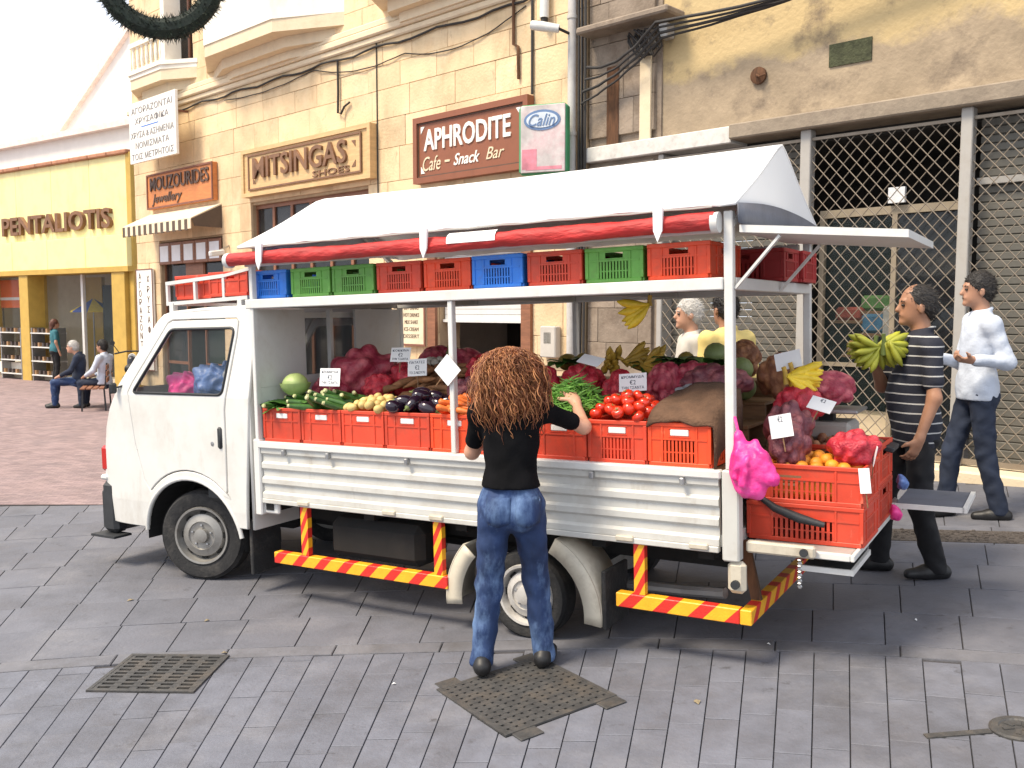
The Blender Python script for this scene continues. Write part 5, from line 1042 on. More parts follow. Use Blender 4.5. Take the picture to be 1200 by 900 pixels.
# beans: hundreds, the ones on top as individuals
bq = random.Random(12); rest = MB(); bm_ = []
for v in range(4): bm_.append(MB().tube([(-.07, 0, 0), (-.03, .008 * (v - 1.5), .004), (.02, .012 * (v - 1.5), .004), (.07, 0, -.003)], [.002, .0048, .005, .002], 5).mesh('bean', 'bean', 179))
for i in range(460):
    x, y = bq.gauss(0, .085), bq.gauss(0, .10)
    if abs(x) > .19 or y > .22 or y < -.3: continue
    z = 1.29 + .17 * math.exp(-(x / .15) ** 2 - ((y + .05) / .18) ** 2) * bq.uniform(.55, 1.02); Mx = T(XC[6] + .035 + x, -.24 + y, z) @ Euler((bq.uniform(-.5, .5), bq.uniform(-.6, .6), bq.uniform(0, 6.3))).to_matrix().to_4x4()
    if i >= 200: tag(link('green_bean', bm_[i % 4], None, VAN @ Mx), 'slim green bean on the heap the woman is reaching into', 'green bean', 'green beans in a heap')
    else: rest.tube([Mx @ Vector(p) for p in ((-.07, 0, 0), (-.03, .01, .004), (.02, .01, .004), (.07, 0, -.003))], [.002, .0048, .005, .002], 4)
o = stuff(rest.build('bean_heap', 'bean', None, VAN, 60)); tag(o, 'heap of green beans under the woman\'s hand', 'beans')
t = thing('bean_filling', 'packed core of green beans filling the crate', 'beans', VAN @ T(XC[6] + .03, -.27, 1.25)); link('core', implicit('core', [('e', (0, 0, 0), (.15, .20, .13))], .02, 'courgette', None, None), t)
for i in (0, 1, 2, 3, 4, 7):
    nm = ['leafy greens', 'courgettes', 'potatoes', 'aubergines', 'carrots', '', '', 'tomatoes'][i]; mt = ['leaf', 'courgette', 'potato', 'aubergine', 'carrot', '', '', 'tomato'][i]
    t = thing('produce_filling', 'lower layer of %s filling its crate' % nm, 'produce', VAN @ T(XC[i], -.26, 1.06)); q = MB().box(-.15, .15, -.22, .22, 0, .185, .03).build('layer', mt, t)
def netify(nm, light, dark, sc_=19):
    m = MATS[nm]; n = m.node_tree.nodes; l = m.node_tree.links; b = n['Principled BSDF']; src = b.inputs['Base Color'].links[0].from_socket
    tc = n.new('ShaderNodeTexCoord'); vo = n.new('ShaderNodeTexVoronoi'); vo.inputs['Scale'].default_value = sc_; l.new(tc.outputs['Object'], vo.inputs['Vector'])
    cr = n.new('ShaderNodeValToRGB'); e = cr.color_ramp.elements; e[0].position = .12; e[0].color = (*light, 1); e[1].position = .62; e[1].color = (*dark, 1); l.new(vo.outputs['Distance'], cr.inputs[0])
    mx = n.new('ShaderNodeMixRGB'); mx.inputs[0].default_value = .62; l.new(src, mx.inputs[1]); l.new(cr.outputs[0], mx.inputs[2]); l.new(mx.outputs[0], b.inputs['Base Color'])
for a_ in (('net_onion', (.88, .25, .28), (.30, .025, .06)), ('net_red', (.90, .09, .12), (.36, .012, .035)), ('net_purple', (.42, .15, .15), (.10, .025, .04)), ('net_brown', (.52, .25, .11), (.16, .06, .03))): netify(*a_)
# onions bags etc: lumpy nets
def lumpy(seed, rx, ry, rz, n, r):
    q = random.Random(seed); pr = [('e', (0, 0, 0), (rx * .8, ry * .8, rz * .8))]
    for i in range(n):
        a, b_ = q.uniform(0, 6.28), math.acos(q.uniform(-.9, 1)); pr.append(('e', (rx * .82 * math.sin(b_) * math.cos(a), ry * .82 * math.sin(b_) * math.sin(a), rz * .82 * math.cos(b_)), (r, r, r * .9), None, .018))
    return pr
LUMP = {}
def net_bag(label, m, M, size, seed, name='net_bag', group=None, neck=False, cat='net bag'):
    v = seed % 4
    if (v, m) not in LUMP: LUMP[v, m] = implicit('bag', lumpy(v + 20, .17, .14, .12, 46, .036), .011, m, None, None, relax=1)
    t = thing(name, label, cat, M @ Matrix.Diagonal((size[0] / .38, size[1] / .32, size[2] / .27, 1)), group); link('bag', LUMP[v, m], t)
    if neck: MB().tube([(0, 0, .10), (.02, .01, .15), (.05, .02, .18)], [.03, .014, .035], 8).build('neck', m, t, None, 179)
    return t
B = lambda x, y, z, rz=0: VAN @ T(x, y, z) @ RZ(rz)
net_bag('large net bag of pink red onions against the cab headboard', 'net_onion', B(-1.00, -.72, 1.47, 20), (.58, .42, .40), 0)
net_bag('net bag of pink onions wedged behind the cabbage', 'net_onion', B(-.83, -.55, 1.34, 60), (.32, .3, .26), 1)
net_bag('red net bag of beetroot between the onions and the brown roots', 'net_red', B(-1.42, -.66, 1.42, -10), (.36, .30, .28), 2)
net_bag('dark red net bag behind the first price cards', 'net_onion', B(-1.62, -1.05, 1.50, 40), (.34, .30, .26), 3)
net_bag('red net bag of onions behind the middle post', 'net_red', B(-2.0, -.72, 1.46, 70), (.30, .28, .30), 0)
net_bag('dark purple net bag beside the woman\'s hair', 'net_purple', B(-2.3, -.70, 1.42, 70), (.34, .28, .28), 1)
net_bag('bright red net bag of onions above the green beans', 'net_red', B(-2.74, -.66, 1.42, 10), (.32, .28, .24), 2)
net_bag('round crimson net bag of onions between two others above the beans and tomatoes', 'net_red', B(-3.00, -.66, 1.36, 100), (.30, .26, .30), 3)
net_bag('crimson net bag of onions behind the tomato price card', 'net_onion', B(-3.26, -.74, 1.40, 30), (.30, .28, .30), 1)
net_bag('dusky purple bag of onions lying above the brown sack', 'net_purple', B(-3.56, -.70, 1.42, 0), (.46, .34, .24), 2, neck=False)
net_bag('grey plastic bag of produce slumped on the brown sack', 'bag_grey', B(-3.50, -.62, 1.36, 20), (.40, .22, .14), 3, neck=False)
net_bag('red onion net on the tail beside the rear post', 'net_purple', B(-4.02, -.50, 1.20, 30), (.30, .26, .32), 0); net_bag('pale mesh bag of onions slumped over the front tail crate', 'net_purple', B(-4.06, -.34, 1.14, 60), (.26, .22, .26), 1)
net_bag('crimson net bag of onions behind the tilted price card', 'net_red', B(-4.02, -.70, 1.30, 0), (.30, .28, .26), 2); net_bag('dark red net bag lying in the scale pan', 'net_onion', B(-4.10, -1.02, 1.375, 0), (.36, .26, .22), 3, neck=False)
net_bag('bright red plastic bag of fruit on the oranges', 'net_red', B(-4.36, -.42, 1.13, 20), (.30, .24, .20), 0)
net_bag('brown sack of potatoes behind the rear post', 'net_brown', B(-3.53, -1.34, 1.53, 90), (.22, .24, .26), 1); net_bag('brown onion bag below the white slip of paper', 'net_brown', B(-3.86, -.95, 1.44, 20), (.30, .28, .30), 2)
net_bag('red net bag of onions at the back beside the menu board view', 'net_onion', B(-1.38, -1.08, 1.50, 50), (.36, .32, .30), 1)
net_bag('small bright red net bag in front of the brown roots', 'net_red', B(-1.30, -.48, 1.38, 10), (.26, .2, .2), 3)
net_bag('purple net bag behind the carrots', 'net_purple', B(-2.06, -.42, 1.36, 10), (.30, .24, .22), 0)
net_bag('crimson net bag tucked behind the green beans', 'net_red', B(-2.52, -.58, 1.40, 80), (.28, .26, .26), 1)
net_bag('pink onion net at the back above the brown sack', 'net_onion', B(-3.40, -.80, 1.42, 10), (.34, .28, .26), 2)
# roots, fruit along the back
rm = [MB().tube([(-.13, 0, 0), (-.06, .012 * v, .01), (.02, -.01 * v, .012), (.10, .01, 0), (.16, .02 * v, -.01)], [.006, .024, .028, .018, .004], 7).mesh('root', 'root', 179) for v in (-1, 1, 2)]
for i in range(42):
    x, y = rnd.gauss(-1.68, .14), rnd.uniform(-.75, -.42); tag(link('brown_root', rm[i % 3], None, VAN @ T(x, y, 1.30 + .13 * (1 - abs(x + 1.68) / .5) * rnd.random() + (-.40 - y) * .35) @ Euler((rnd.uniform(-.3, .3), rnd.uniform(-.4, .4), rnd.uniform(-.7, .7))).to_matrix().to_4x4()), 'knobbly brown root heaped behind the aubergine crate', 'root', 'brown roots in a heap')
o = net_bag('brown root mound supporting loose roots', 'net_brown', B(-1.68, -.62, 1.30), (.42, .34, .22), 3, neck=False, name='root_mound', cat='roots')
def banana_bunch(label, M, n, m, L=.17, fan=14, name='banana_bunch', tiers=1, group=None, spread=.42, planar=None):
    t = thing(name, label, 'bananas', M, group)
    for k in range(tiers):
        for i in range(n):
            a = (i - (n - 1) / 2) * fan; pts = []; rad = []
            for j in range(8):
                s_ = j / 7; b_ = s_ * 1.5; pts.append((L * .95 * (math.sin(b_) * spread + .22 * s_ * s_), 0, -L * s_ * 1.05 + L * .36 * s_ * s_)); rad.append([.007, .011, .019, .0225, .023, .020, .011, .004][j] * (L / .17))
            Ma = T(0, 0, -.035 * k) @ RZ(k * 8 + a) if planar is None else T(0, (.5 - i % 2) * .022 + (k - (tiers - 1) / 2) * .042, -.008 * k) @ RY(planar[0] + (planar[1] - planar[0]) * i / max(1, n - 1) + 7 * math.sin(k * 5 + i)) @ RZ(12 * math.sin(i * 2.3 + k))
            MB().tube(pts, rad, 7).build('banana', m, t, Ma, 179)
    MB().tube([(-.005, 0, .05), (0, 0, .02), (0, 0, -.01 - .035 * (tiers - 1))], [.013, .012, .018], 8).build('stalk', 'banana_dark' if m != 'banana_green' else 'stem', t, None, 60)
    return t
banana_bunch('hand of ripe yellow bananas hanging from the shelf above the display', VAN @ T(-3.28, -.42, 1.875) @ RZ(20), 5, 'banana', .185, 25, spread=.5, planar=(-52, 8)); wire('banana_string', 'thin string holding the hanging yellow bananas', [(-3.28, -.42, 1.92), (-3.28, -.42, 1.965)], .003, 'cable', VAN)
for i, (x, y, z, rz, m, lb) in enumerate(((-2.84, -1.05, 1.50, 200, 'banana_dark', 'brownish banana bunch lying on top of the heap'), (-3.00, -1.0, 1.48, 160, 'banana_dark', 'mottled banana bunch lying beside the hanging bananas'), (-2.72, -1.1, 1.48, 120, 'banana_dark', 'overripe banana bunch behind the tilted grey card'), (-3.98, -.72, 1.46, 190, 'banana', 'yellow banana bunch lying on the net bags by the scale'), (-3.96, -.66, 1.44, 215, 'banana', 'yellow banana bunch draped over the onion nets'))):
    t = banana_bunch(lb, VAN @ T(x, y, z + .03) @ RZ(rz) @ RY(-48 if i < 3 else -8), 6, m, .18 if i < 3 else .16, 13, tiers=2, spread=.55, planar=(-35, 25) if i < 3 else (-50, 10))
pp = ball(.06, .085, 12, 9).mesh('papaya', 'papaya', 179); ml = ball(.075, .075, 14, 9).mesh('melon', 'melon', 179)
for i, (x, y) in enumerate(((-2.42, -1.08), (-2.52, -1.15), (-2.60, -1.02), (-2.36, -1.2), (-1.9, -1.1), (-2.05, -1.2), (-2.18, -1.05), (-3.2, -1.2), (-2.9, -1.3))): tag(link('papaya', pp, None, VAN @ T(x, y, 1.385 + .13 * (i % 2)) @ Euler((.9 + .2 * i, .4, i)).to_matrix().to_4x4()), 'mottled brown and green papaya on the back of the heap', 'papaya', 'papayas on the heap')
for i, (x, y) in enumerate(((-3.30, -1.02), (-3.46, -1.0), (-3.62, -1.02), (-3.40, -1.18), (-3.56, -1.17), (-3.16, -1.08), (-1.30, -1.08), (-1.46, -1.12), (-1.28, -.95))): tag(link('melon', ml, None, VAN @ T(x, y, 1.375 + .09 * (i % 2) + (.1 if y < -1.1 else 0)) @ RX(30 * i)), 'pale green melon on the back of the heap', 'melon', 'melons on the heap')
for x, y, z, s_ in ((-3.2, -1.0, 1.53, 5), (-3.42, -.95, 1.52, 6), (-2.45, -1.0, 1.52, 7), (-3.05, -1.1, 1.5, 8)): leafy('leafy_greens', 'dark leafy greens tucked along the top of the produce heap', VAN @ T(x, y, z), 22, .14, .1, 'leaf', s_, 'greens', 'greens on the heap')
# garlic / pale roots by the beetroot
gm = ball(.03, .026, 9, 6).mesh('garlic', 'garlic', 179)
for i in range(10): tag(link('garlic_bulb', gm, None, VAN @ T(-1.52 + rnd.gauss(0, .06), -.80 + rnd.gauss(0, .05), 1.52 + .03 * rnd.random())), 'pale garlic bulb lying by the dark red net bag', 'garlic', 'garlic bulbs')
on_ = ball(.036, .033, 10, 7).mesh('orange', 'orange', 179)
for p in scatter_heap(-4.15, -.45, 1.025, .48, .32, 56, .036, .05, 21, .88): tag(link('orange', on_, None, VAN @ T(*p)), 'orange in the upper crate on the tail platform', 'orange', 'oranges in the tail crate')
bpm = ball(.03, .036, 9, 6).mesh('potato', 'net_brown', 179)
for k, p in enumerate(scatter_heap(-4.14, -.94, 1.055, .50, .38, 60, .034, .07, 22, .88)): tag(link('brown_potato', bpm, None, VAN @ T(*p) @ RX(40 * k)), 'brown potato in the rear upper tail crate', 'potato', 'brown potatoes in the tail crate')
for (x, y, z, c, nm) in ((-4.15, -.45, .88, 'orange', 'oranges'), (-4.14, -.94, .90, 'net_brown', 'brown potatoes')):
    t = thing('produce_filling', 'lower layer of %s filling the tail crate' % nm, 'produce', VAN @ T(x, y, z)); MB().box(-.26, .26, -.19, .19, 0, .13 if nm == 'oranges' else .15, .03).build('layer', c, t)
# brown sack over the last crate
vs = []; fs = []; nx_ = 12; ny_ = 12
for i in range(nx_ + 1):
    for j in range(ny_ + 1):
        u, v = i / nx_, j / ny_; x = -3.42 - .43 * u; y = -.01 - .44 * v; z = 1.275 + .045 + .12 * v + .012 * math.sin(u * 7 + v * 5) + .006 * math.sin(u * 19 + v * 3) - .03 * (abs(u - .5) * 2) ** 2
        if u > .86: z -= (u - .86) * 1.5; x += (u - .86) * .45
        if v < .12: z -= (.12 - v) * .35
        vs.append((x, y, z))
for i in range(nx_):
    for j in range(ny_): a = i * (ny_ + 1) + j; fs.append((a, a + 1, a + ny_ + 2, a + ny_ + 1))
o = MB().add(vs, fs).build('brown_sack', 'cloth_brown', None, VAN, 179); tag(o, 'brown cloth sack draped over the last crate by the rear post', 'sack'); o.modifiers.new('thick', 'SOLIDIFY').thickness = .012
t = thing('sack_filling', 'dark bulging produce under the brown sack', 'produce', B(-3.60, -.35, 1.27)); link('bulge', implicit('bulge', [('e', (0, -.02, 0), (.14, .18, .07))], .02, 'cloth_brown', None, None), t)
# pink bag hung on the rear post
t = thing('pink_carrier_bag', 'bright pink plastic carrier bag hanging from the rear post of the van', 'plastic bag', B(-3.97, .03, 1.08)); 
link('bag', implicit('bag', [('e', (0, 0, -.02), (.105, .055, .12), None, .02), ('c', (.02, 0, -.10), (-.04, 0, -.13), .05, .03, .03), ('c', (.04, 0, .06), (.06, -.01, .15), .045, .022, .04), ('c', (-.04, 0, .06), (-.02, -.01, .12), .03, .016, .03), ('c', (-.06, .02, .05), (-.1, .01, -.05), .03, .04, .02), ('c', (.0, .05, .05), (.02, .06, -.08), .012, .02, .01), ('c', (.05, .045, .08), (.06, .05, -.05), .01, .018, .01)], .006, 'pink_bag', None, None, noise=.006, nscale=62), t)
MB().tube([(.06, -.01, .15), (.085, -.03, .23), (.10, -.06, .20)], .008, 6).build('loop', 'pink_bag', t, None, 60)
for (x, y, z, m, lb) in ((-4.50, -1.02, .86, 'bag_blue', 'small blue knotted bag on the edge of the tail crates'), (-4.49, -.86, .72, 'pink_bag', 'small pink bag tucked against the lower tail crate')):
    t = thing('small_bag', lb, 'plastic bag', B(x, y, z)); link('bag', implicit('bag', [('e', (0, 0, 0), (.03, .04, .034)), ('c', (0, .02, .02), (.02, -.02, .04), .016, .012)], .005, m, None, None, relax=1, noise=.006, nscale=90), t)
t = thing('shoulder_strap', 'black strap lying along the lower tail crate', 'strap', VAN); MB().tube([(-3.92, -.225, .90), (-4.02, -.205, .84), (-4.14, -.20, .80), (-4.26, -.205, .775)], [.012, .02, .024, .014], 8).build('strap', 'black_plastic', t, None, 60)
# scale
t = thing('shop_scale', 'grey counter scale with a flat pan behind the tail crates', 'scale', B(-4.10, -1.02, 1.10)); MB().box(-.15, .15, -.14, .14, 0, .10, .02).build('base', 'grey_post', t); MB().box(-.04, .04, -.04, .04, .1, .15).build('neck', 'black_plastic', t); MB().box(-.19, .19, -.15, .15, .15, .17, .006).build('pan', 'steel', t); MB().box(-.36, -.17, -.15, .05, .02, .05, .006, RY(-14)).build('display', 'black_plastic', t)
# price cards (lettering reads towards +y)
def card(x, y, z, w_, h_, tilt, yaw, roll, txt, label):
    t = thing('price_card', label, 'price card', VAN @ T(x, y, z) @ RZ(180 + yaw) @ RX(tilt) @ RY(roll))
    MB().box(-w_ / 2, w_ / 2, 0, .003, -h_ / 2, h_ / 2).build('card', 'card', t)
    for i, s_ in enumerate(txt):
        big = s_.startswith('€'); link('lettering', text_mesh(s_, w_ * (.22 if big else .82), h_ * (.26 if big else .15), .0006, 'ink'), t, T(0, 0, h_ * (.30 - .30 * i)) @ UP)
    MB().bar((0, .006, -h_ / 2), (0, .012, -h_ / 2 - .07), .006, .004).build('stick', 'wood', t)
card(-1.20, -.12, 1.47, .17, .115, -8, 0, 0, ('ΚΡΟΜΜΥΔΙΑ', '€2', 'ΤΗΝ ΤΣΑΝΤΑ'), 'white price card reading two euros in front of the large onion bag')
card(-1.69, -.40, 1.52, .15, .11, -8, 0, -3, ('ΠΑΤΑΤΕΣ', '€2', 'ΤΟ ΣΑΚΟΥΛΙ'), 'white price card reading two euros over the aubergine crate'); card(-1.52, -.45, 1.60, .16, .095, -14, 0, 0, ('ΚΟΚΚΙΝΑ', '€2', 'ΤΗΝ ΤΣΑΝΤΑ'), 'pale price card stuck above the beetroot bag')
card(-3.19, -.38, 1.445, .165, .10, -10, 0, -4, ('ΚΡΟΜΜΥΔΙΑ', '€2', 'ΤΗΝ ΤΣΑΝΤΑ'), 'white price card reading two euros above the tomatoes'); card(-2.90, -.45, 1.565, .16, .08, -55, 0, 18, (), 'blank grey card lying tilted on the red net bags')
card(-2.22, .022, 1.53, .13, .13, 0, 0, 45, (), 'blank white card tied diamond-wise to the middle post'); card(-2.27, -.5, 1.53, .14, .06, -10, 0, 0, (), 'blank white card behind the woman\'s hair')
card(-4.05, -.215, 1.25, .11, .115, -14, 0, -12, ('€2',), 'small price card stuck on the net bags of the tail'); card(-4.17, -.55, 1.33, .13, .08, -40, 0, 18, ('€2',), 'tilted price card on the onion bags beside the scale'); card(-3.95, -.75, 1.55, .14, .10, -20, 0, -14, (), 'blank white paper slip leaning against the brown onion bag')
card(-4.44, -.232, 1.0, .05, .12, -4, 0, -6, (), 'narrow white ticket hanging on the corner of the orange crate'); card(-4.455, -.40, 1.10, .05, .10, -10, -70, 10, (), 'narrow blank ticket above the orange crate corner')
# bags on the cab seats
for (x, y, z, sx, m, lb) in ((.27, -.28, 1.38, .34, 'pink_bag', 'pink plastic bags piled against the cab window'), (-.03, -.27, 1.44, .38, 'bag_blue', 'blue plastic bag piled inside the cab window'), (-.24, -.32, 1.42, .28, 'bag_grey', 'clear grey plastic bag inside the cab window'), (-.1, -.8, 1.42, .4, 'bag_blue', 'blue plastic sack in the middle of the cab')):
    t = thing('cab_bag', lb, 'plastic bag', B(x, y, z)); link('bag', implicit('bag', [('e', (0, 0, -.04), (sx * .5, .2, .13)), ('e', (.07, .05, .03), (.10, .09, .07)), ('c', (-.1, .05, .02), (-.04, .1, .08), .05, .03), ('c', (.02, .1, .0), (.12, .12, .06), .04, .03), ('c', (-.15, .0, .02), (-.05, -.02, .10), .05, .03)], .010, m, None, None, relax=1, noise=.02, nscale=48), t)

# ================================================================== PEOPLE (local frame: facing +x, left +y)
mat('skin_light', (.55, .30, .20), .5, .1, 9, bump=.05); mat('skin_tan', (.36, .18, .105), .5, .12, 9, bump=.05); mat('skin_mid', (.42, .22, .14), .5, .1, 9); mat('eye', (.02, .015, .012), .2)
mat('tee_black', (.004, .004, .005), .95, .3, 8, spec=.15, bump=.35, bscale=11)
mat('jeans', (.014, .036, .11), .8, .45, 5, bump=.6, bscale=14, dirt=(.17, .28, .48), dscale=4.2, damt=.9, stretch=(1, 1, .45)); mat('jeans_dark', (.014, .022, .045), .85, .3, 5, bump=.35, bscale=12); mat('trousers_black', (.008, .008, .01), .85, .3, 6, bump=.3, bscale=10)
mat('shirt_white', (.52, .57, .66), .75, .08, 6, bump=.8, bscale=9); mat('shirt_yellow', (.72, .56, .20), .8, .1, 6, bump=.3, bscale=10); mat('shirt_pale', (.5, .47, .42), .8, .12, 6); mat('top_teal', (.03, .14, .17), .8, .2, 6); mat('shoe_black', (.01, .01, .011), .5, .2, 9)
stripes('polo', (.012, .014, .026), (.46, .46, .45), (0, 0, 1), .058, .14, .8, 0, .25)
mat('hair_black', (.012, .009, .008), .55, .3, 30, bump=.5, bscale=90); mat('hair_grey', (.5, .48, .45), .6, .2, 30, bump=.5, bscale=90); mat('hair_brown', (.19, .062, .024), .45, .4, 14); mat('hair_light', (.46, .20, .08), .4, .3, 14); mat('hair_auburn', (.09, .03, .015), .6, .3, 20); mat('leather', (.08, .045, .025), .5)
def hand_prims(wr, d, n_, side, curl=.5, spread=1.):
    d = d.normalized(); n_ = (n_ - d * n_.dot(d)).normalized(); lt = n_.cross(d) * side; P = []
    ax = np.array([list(d), list(lt), list(n_)]).T
    P.append(('e', tuple(wr + d * .05), (.058, .042, .018), ax, .02)); P.append(('c', tuple(wr - d * .01), tuple(wr + d * .03), .026, .026, .02))
    for i, (L, o) in enumerate(((.84, -1.5), (.97, -.5), (1., .5), (.9, 1.5))):
        p = wr + d * .085 + lt * (-o * .0205); dd = (d + lt * (-o * .05 * spread)).normalized(); a = 0
        for L0, r0, r1 in ((.042, .0098, .0092), (.028, .0092, .0085), (.022, .0085, .0068)):
            a += curl; q = p + (dd * math.cos(a) + n_ * math.sin(a)) * L0 * L; P.append(('c', tuple(p), tuple(q), r0, r1, .004)); p = q
    p = wr + d * .025 + lt * .03; dd = (d * .65 + lt * .7 + n_ * (.2 + .3 * curl)).normalized()
    for L0, r0, r1 in ((.042, .0135, .011), (.03, .011, .008)):
        q = p + dd * L0; P.append(('c', tuple(p), tuple(q), r0, r1, .012)); p = q; dd = (dd + d * .35 + n_ * .3 * curl).normalized()
    return P
def human(label, M, s=1., J=None, skin='skin_mid', shirt='shirt_white', sleeve='long', pants='jeans_dark', shoes='shoe_black', hair='hair_black', hstyle='short', head_yaw=0., head_pitch=0., hem=.84, h=.0075, belly=0., female=False, hands=True, world=None, curl=(.5, .5), seated=False, toe=(0, 0), palmL=None, palmR=None, fem_w=1.):
    D = dict(pelvis=(0, 0, .96), chest=(0, 0, 1.28), neck=(-.015, 0, 1.475), head=(.02, 0, 1.635), hipL=(0, .088, .93), hipR=(0, -.088, .93), kneeL=(.03, .10, .50), kneeR=(.03, -.10, .50), ankL=(-.02, .105, .085), ankR=(-.02, -.105, .085),
             shL=(-.01, .175, 1.42), shR=(-.01, -.175, 1.42), elL=(-.03, .235, 1.13), elR=(-.03, -.235, 1.13), wrL=(.04, .25, .89), wrR=(.04, -.25, .89))
    D = {k: Vector(v) * s for k, v in D.items()}
    for k, v in (J or {}).items(): D[k] = Vector(v)
    inv = M.inverted()
    for k, v in (world or {}).items(): D[k] = inv @ Vector(v)
    t = thing('person', label, 'person', M); q = lambda v: tuple(v)
    Fh = (RZ(head_yaw) @ RY(head_pitch)).to_3x3(); hc = D['head']; HP = lambda x, y, z: q(hc + Fh @ Vector((x, y, z)) * s); hx = np.array([list(r) for r in Fh])
    # --- skin: one continuous body
    P = [('e', HP(-.005, 0, .025), (.100 * s, .077 * s, .108 * s), hx), ('e', HP(.028, 0, -.045), (.070 * s, .056 * s, .072 * s), hx), ('c', HP(.088, 0, .025), HP(.112, 0, -.022), .009 * s, .014 * s, .014), ('c', HP(.082, .032, .032), HP(.082, -.032, .032), .014 * s, .014 * s, .014),
         ('c', HP(.088, .018, -.052), HP(.088, -.018, -.052), .011 * s, .011 * s, .012), ('e', HP(.080, 0, -.092), (.022 * s, .024 * s, .02 * s), None, .02), ('e', HP(-.002, .079, -.012), (.020 * s, .010 * s, .032 * s), hx, .006), ('e', HP(-.002, -.079, -.012), (.020 * s, .010 * s, .032 * s), hx, .006)]
    P += [('c', q(D['neck'] - Vector((0, 0, .04))), HP(-.015, 0, -.04), .060 * s, .052 * s, .03), ('c', q(D['shL']), q(D['shR']), .045 * s, .045 * s, .05), ('c', q(D['chest']), q(D['pelvis']), .085 * s, .075 * s, .05)]
    for sd_ in 'LR':
        P += [('c', q(D['sh' + sd_]), q(D['el' + sd_]), .044 * s, .038 * s, .03), ('c', q(D['el' + sd_]), q(D['wr' + sd_]), .040 * s, .026 * s, .025), ('c', q(D['hip' + sd_]), q(D['knee' + sd_]), .07 * s, .05 * s, .04), ('c', q(D['knee' + sd_]), q(D['ank' + sd_]), .05 * s, .035 * s, .03), ('c', q(D['pelvis']), q(D['hip' + sd_]), .07 * s, .07 * s, .05)]
        if hands:
            pm_ = (palmL if sd_ == 'L' else palmR); dd = D['wr' + sd_] - D['el' + sd_]
            if isinstance(pm_, tuple): dd = inv.to_3x3() @ Vector(pm_[1]) if pm_[1] else dd; nn = inv.to_3x3() @ Vector(pm_[0])
            else: nn = Vector((0, -1 if sd_ == 'L' else 1, 0))
            P += hand_prims(D['wr' + sd_], dd, nn, 1 if sd_ == 'L' else -1, curl[0 if sd_ == 'L' else 1])
        else: dd = (D['wr' + sd_] - D['el' + sd_]).normalized(); P.append(('c', q(D['wr' + sd_]), q(D['wr' + sd_] + dd * .12), .03, .025, .02))
    implicit('body', P, h, skin, t, ID, k=.02, relax=1)
    for sg in (-1, 1): MB().lathe([(.0001, -.008), (.009, -.006), (.012, 0), (.009, .006), (.0001, .008)], 8, Matrix.Translation(HP(.088, .031 * sg, .008)) @ Matrix.Scale(s, 4)).build('eye', 'eye', t, None, 179)
    # --- shirt
    c, p = D['chest'], D['pelvis']; up = (D['neck'] - p).normalized(); fw = .9 if female else 1.
    rotT = Vector((0, 0, 1)).rotation_difference(up).to_matrix(); A = np.array([list(r) for r in rotT]); mid = c.lerp(p, .55)
    S = [('e', q(c + up * .0), (.118 * s, .168 * s * fw, .215 * s), A, .06), ('e', q(mid + Vector((.012 + belly, 0, 0))), ((.108 + belly) * s, .140 * s * fw * (1.06 if female else 1), .20 * s), A, .06), ('e', q(p + Vector((0, 0, .0))), (.118 * s, .160 * s, .15 * s), A, .06), ('e', q(p - Vector((.0, 0, .05))), ((.134 if hem < 1 else .122) * s, (.182 if hem < 1 else .158) * s, .24 * s), None, .05), ('c', q(D['shL'] - Vector((0, 0, .008))), q(D['shR'] - Vector((0, 0, .008))), .060 * s, .060 * s, .06), ('c', q(c + up * .1), q(D['neck'] - Vector((0, 0, .01))), .09 * s, .062 * s, .04)]
    for sd_ in 'LR':
        sh, el, wr = D['sh' + sd_], D['el' + sd_], D['wr' + sd_]
        if sleeve == 'short': S.append(('c', q(sh), q(sh.lerp(el, .70)), .060 * s * fw ** 1.6, .057 * s * fw ** 1.4, .04))
        else: S += [('c', q(sh), q(el), .060 * s, .053 * s, .04), ('c', q(el), q(el.lerp(wr, .93)), .052 * s, .040 * s, .03)]
    if not female:
        for i in range(10): a, b_ = R(36 * i), R(36 * i + 36); S.append(('c', q(D['neck'] + Vector((.064 * s * math.cos(a) + .004, .064 * s * math.sin(a), .018 - .022 * math.cos(a)))), q(D['neck'] + Vector((.064 * s * math.cos(b_) + .004, .064 * s * math.sin(b_), .018 - .022 * math.cos(b_)))), .012, .012, .012))
    hs_ = max(h * 1.25, .009)
    implicit('shirt', S, hs_, shirt, t, ID, k=.05, cuts=[(0, 0, -1, -(hem * s if not seated else D['pelvis'].z - .06))], relax=2, noise=.005, nscale=33)
    # --- trousers
    Q = [('e', q(p - Vector((.005, 0, .015))), (.113 * s, .155 * s * (1.02 if female else 1), .145 * s), None, .05)]
    if not seated: Q += [('e', q(p + Vector((-.055, .062 * sg, -.075))), (.085 * s, .088 * s, .10 * s), None, .04) for sg in (-1, 1)]
    for sd_ in 'LR':
        kx = .066 * s; Q += [('c', q(D['hip' + sd_]), q(D['knee' + sd_]), .092 * s * fem_w, kx * fem_w, .03), ('c', q(D['knee' + sd_]), q(D['ank' + sd_] - Vector((0, 0, .02))), kx * fem_w, .062 * s, .025)]
    zc = [] if seated else [(0, 0, 1, min(p.z + .085 * s, hem * s + .06))]
    implicit('trousers', Q, hs_, pants, t, ID, k=.03, cuts=zc + [(0, 0, -1, -.045)], relax=2, noise=.009, nscale=36)
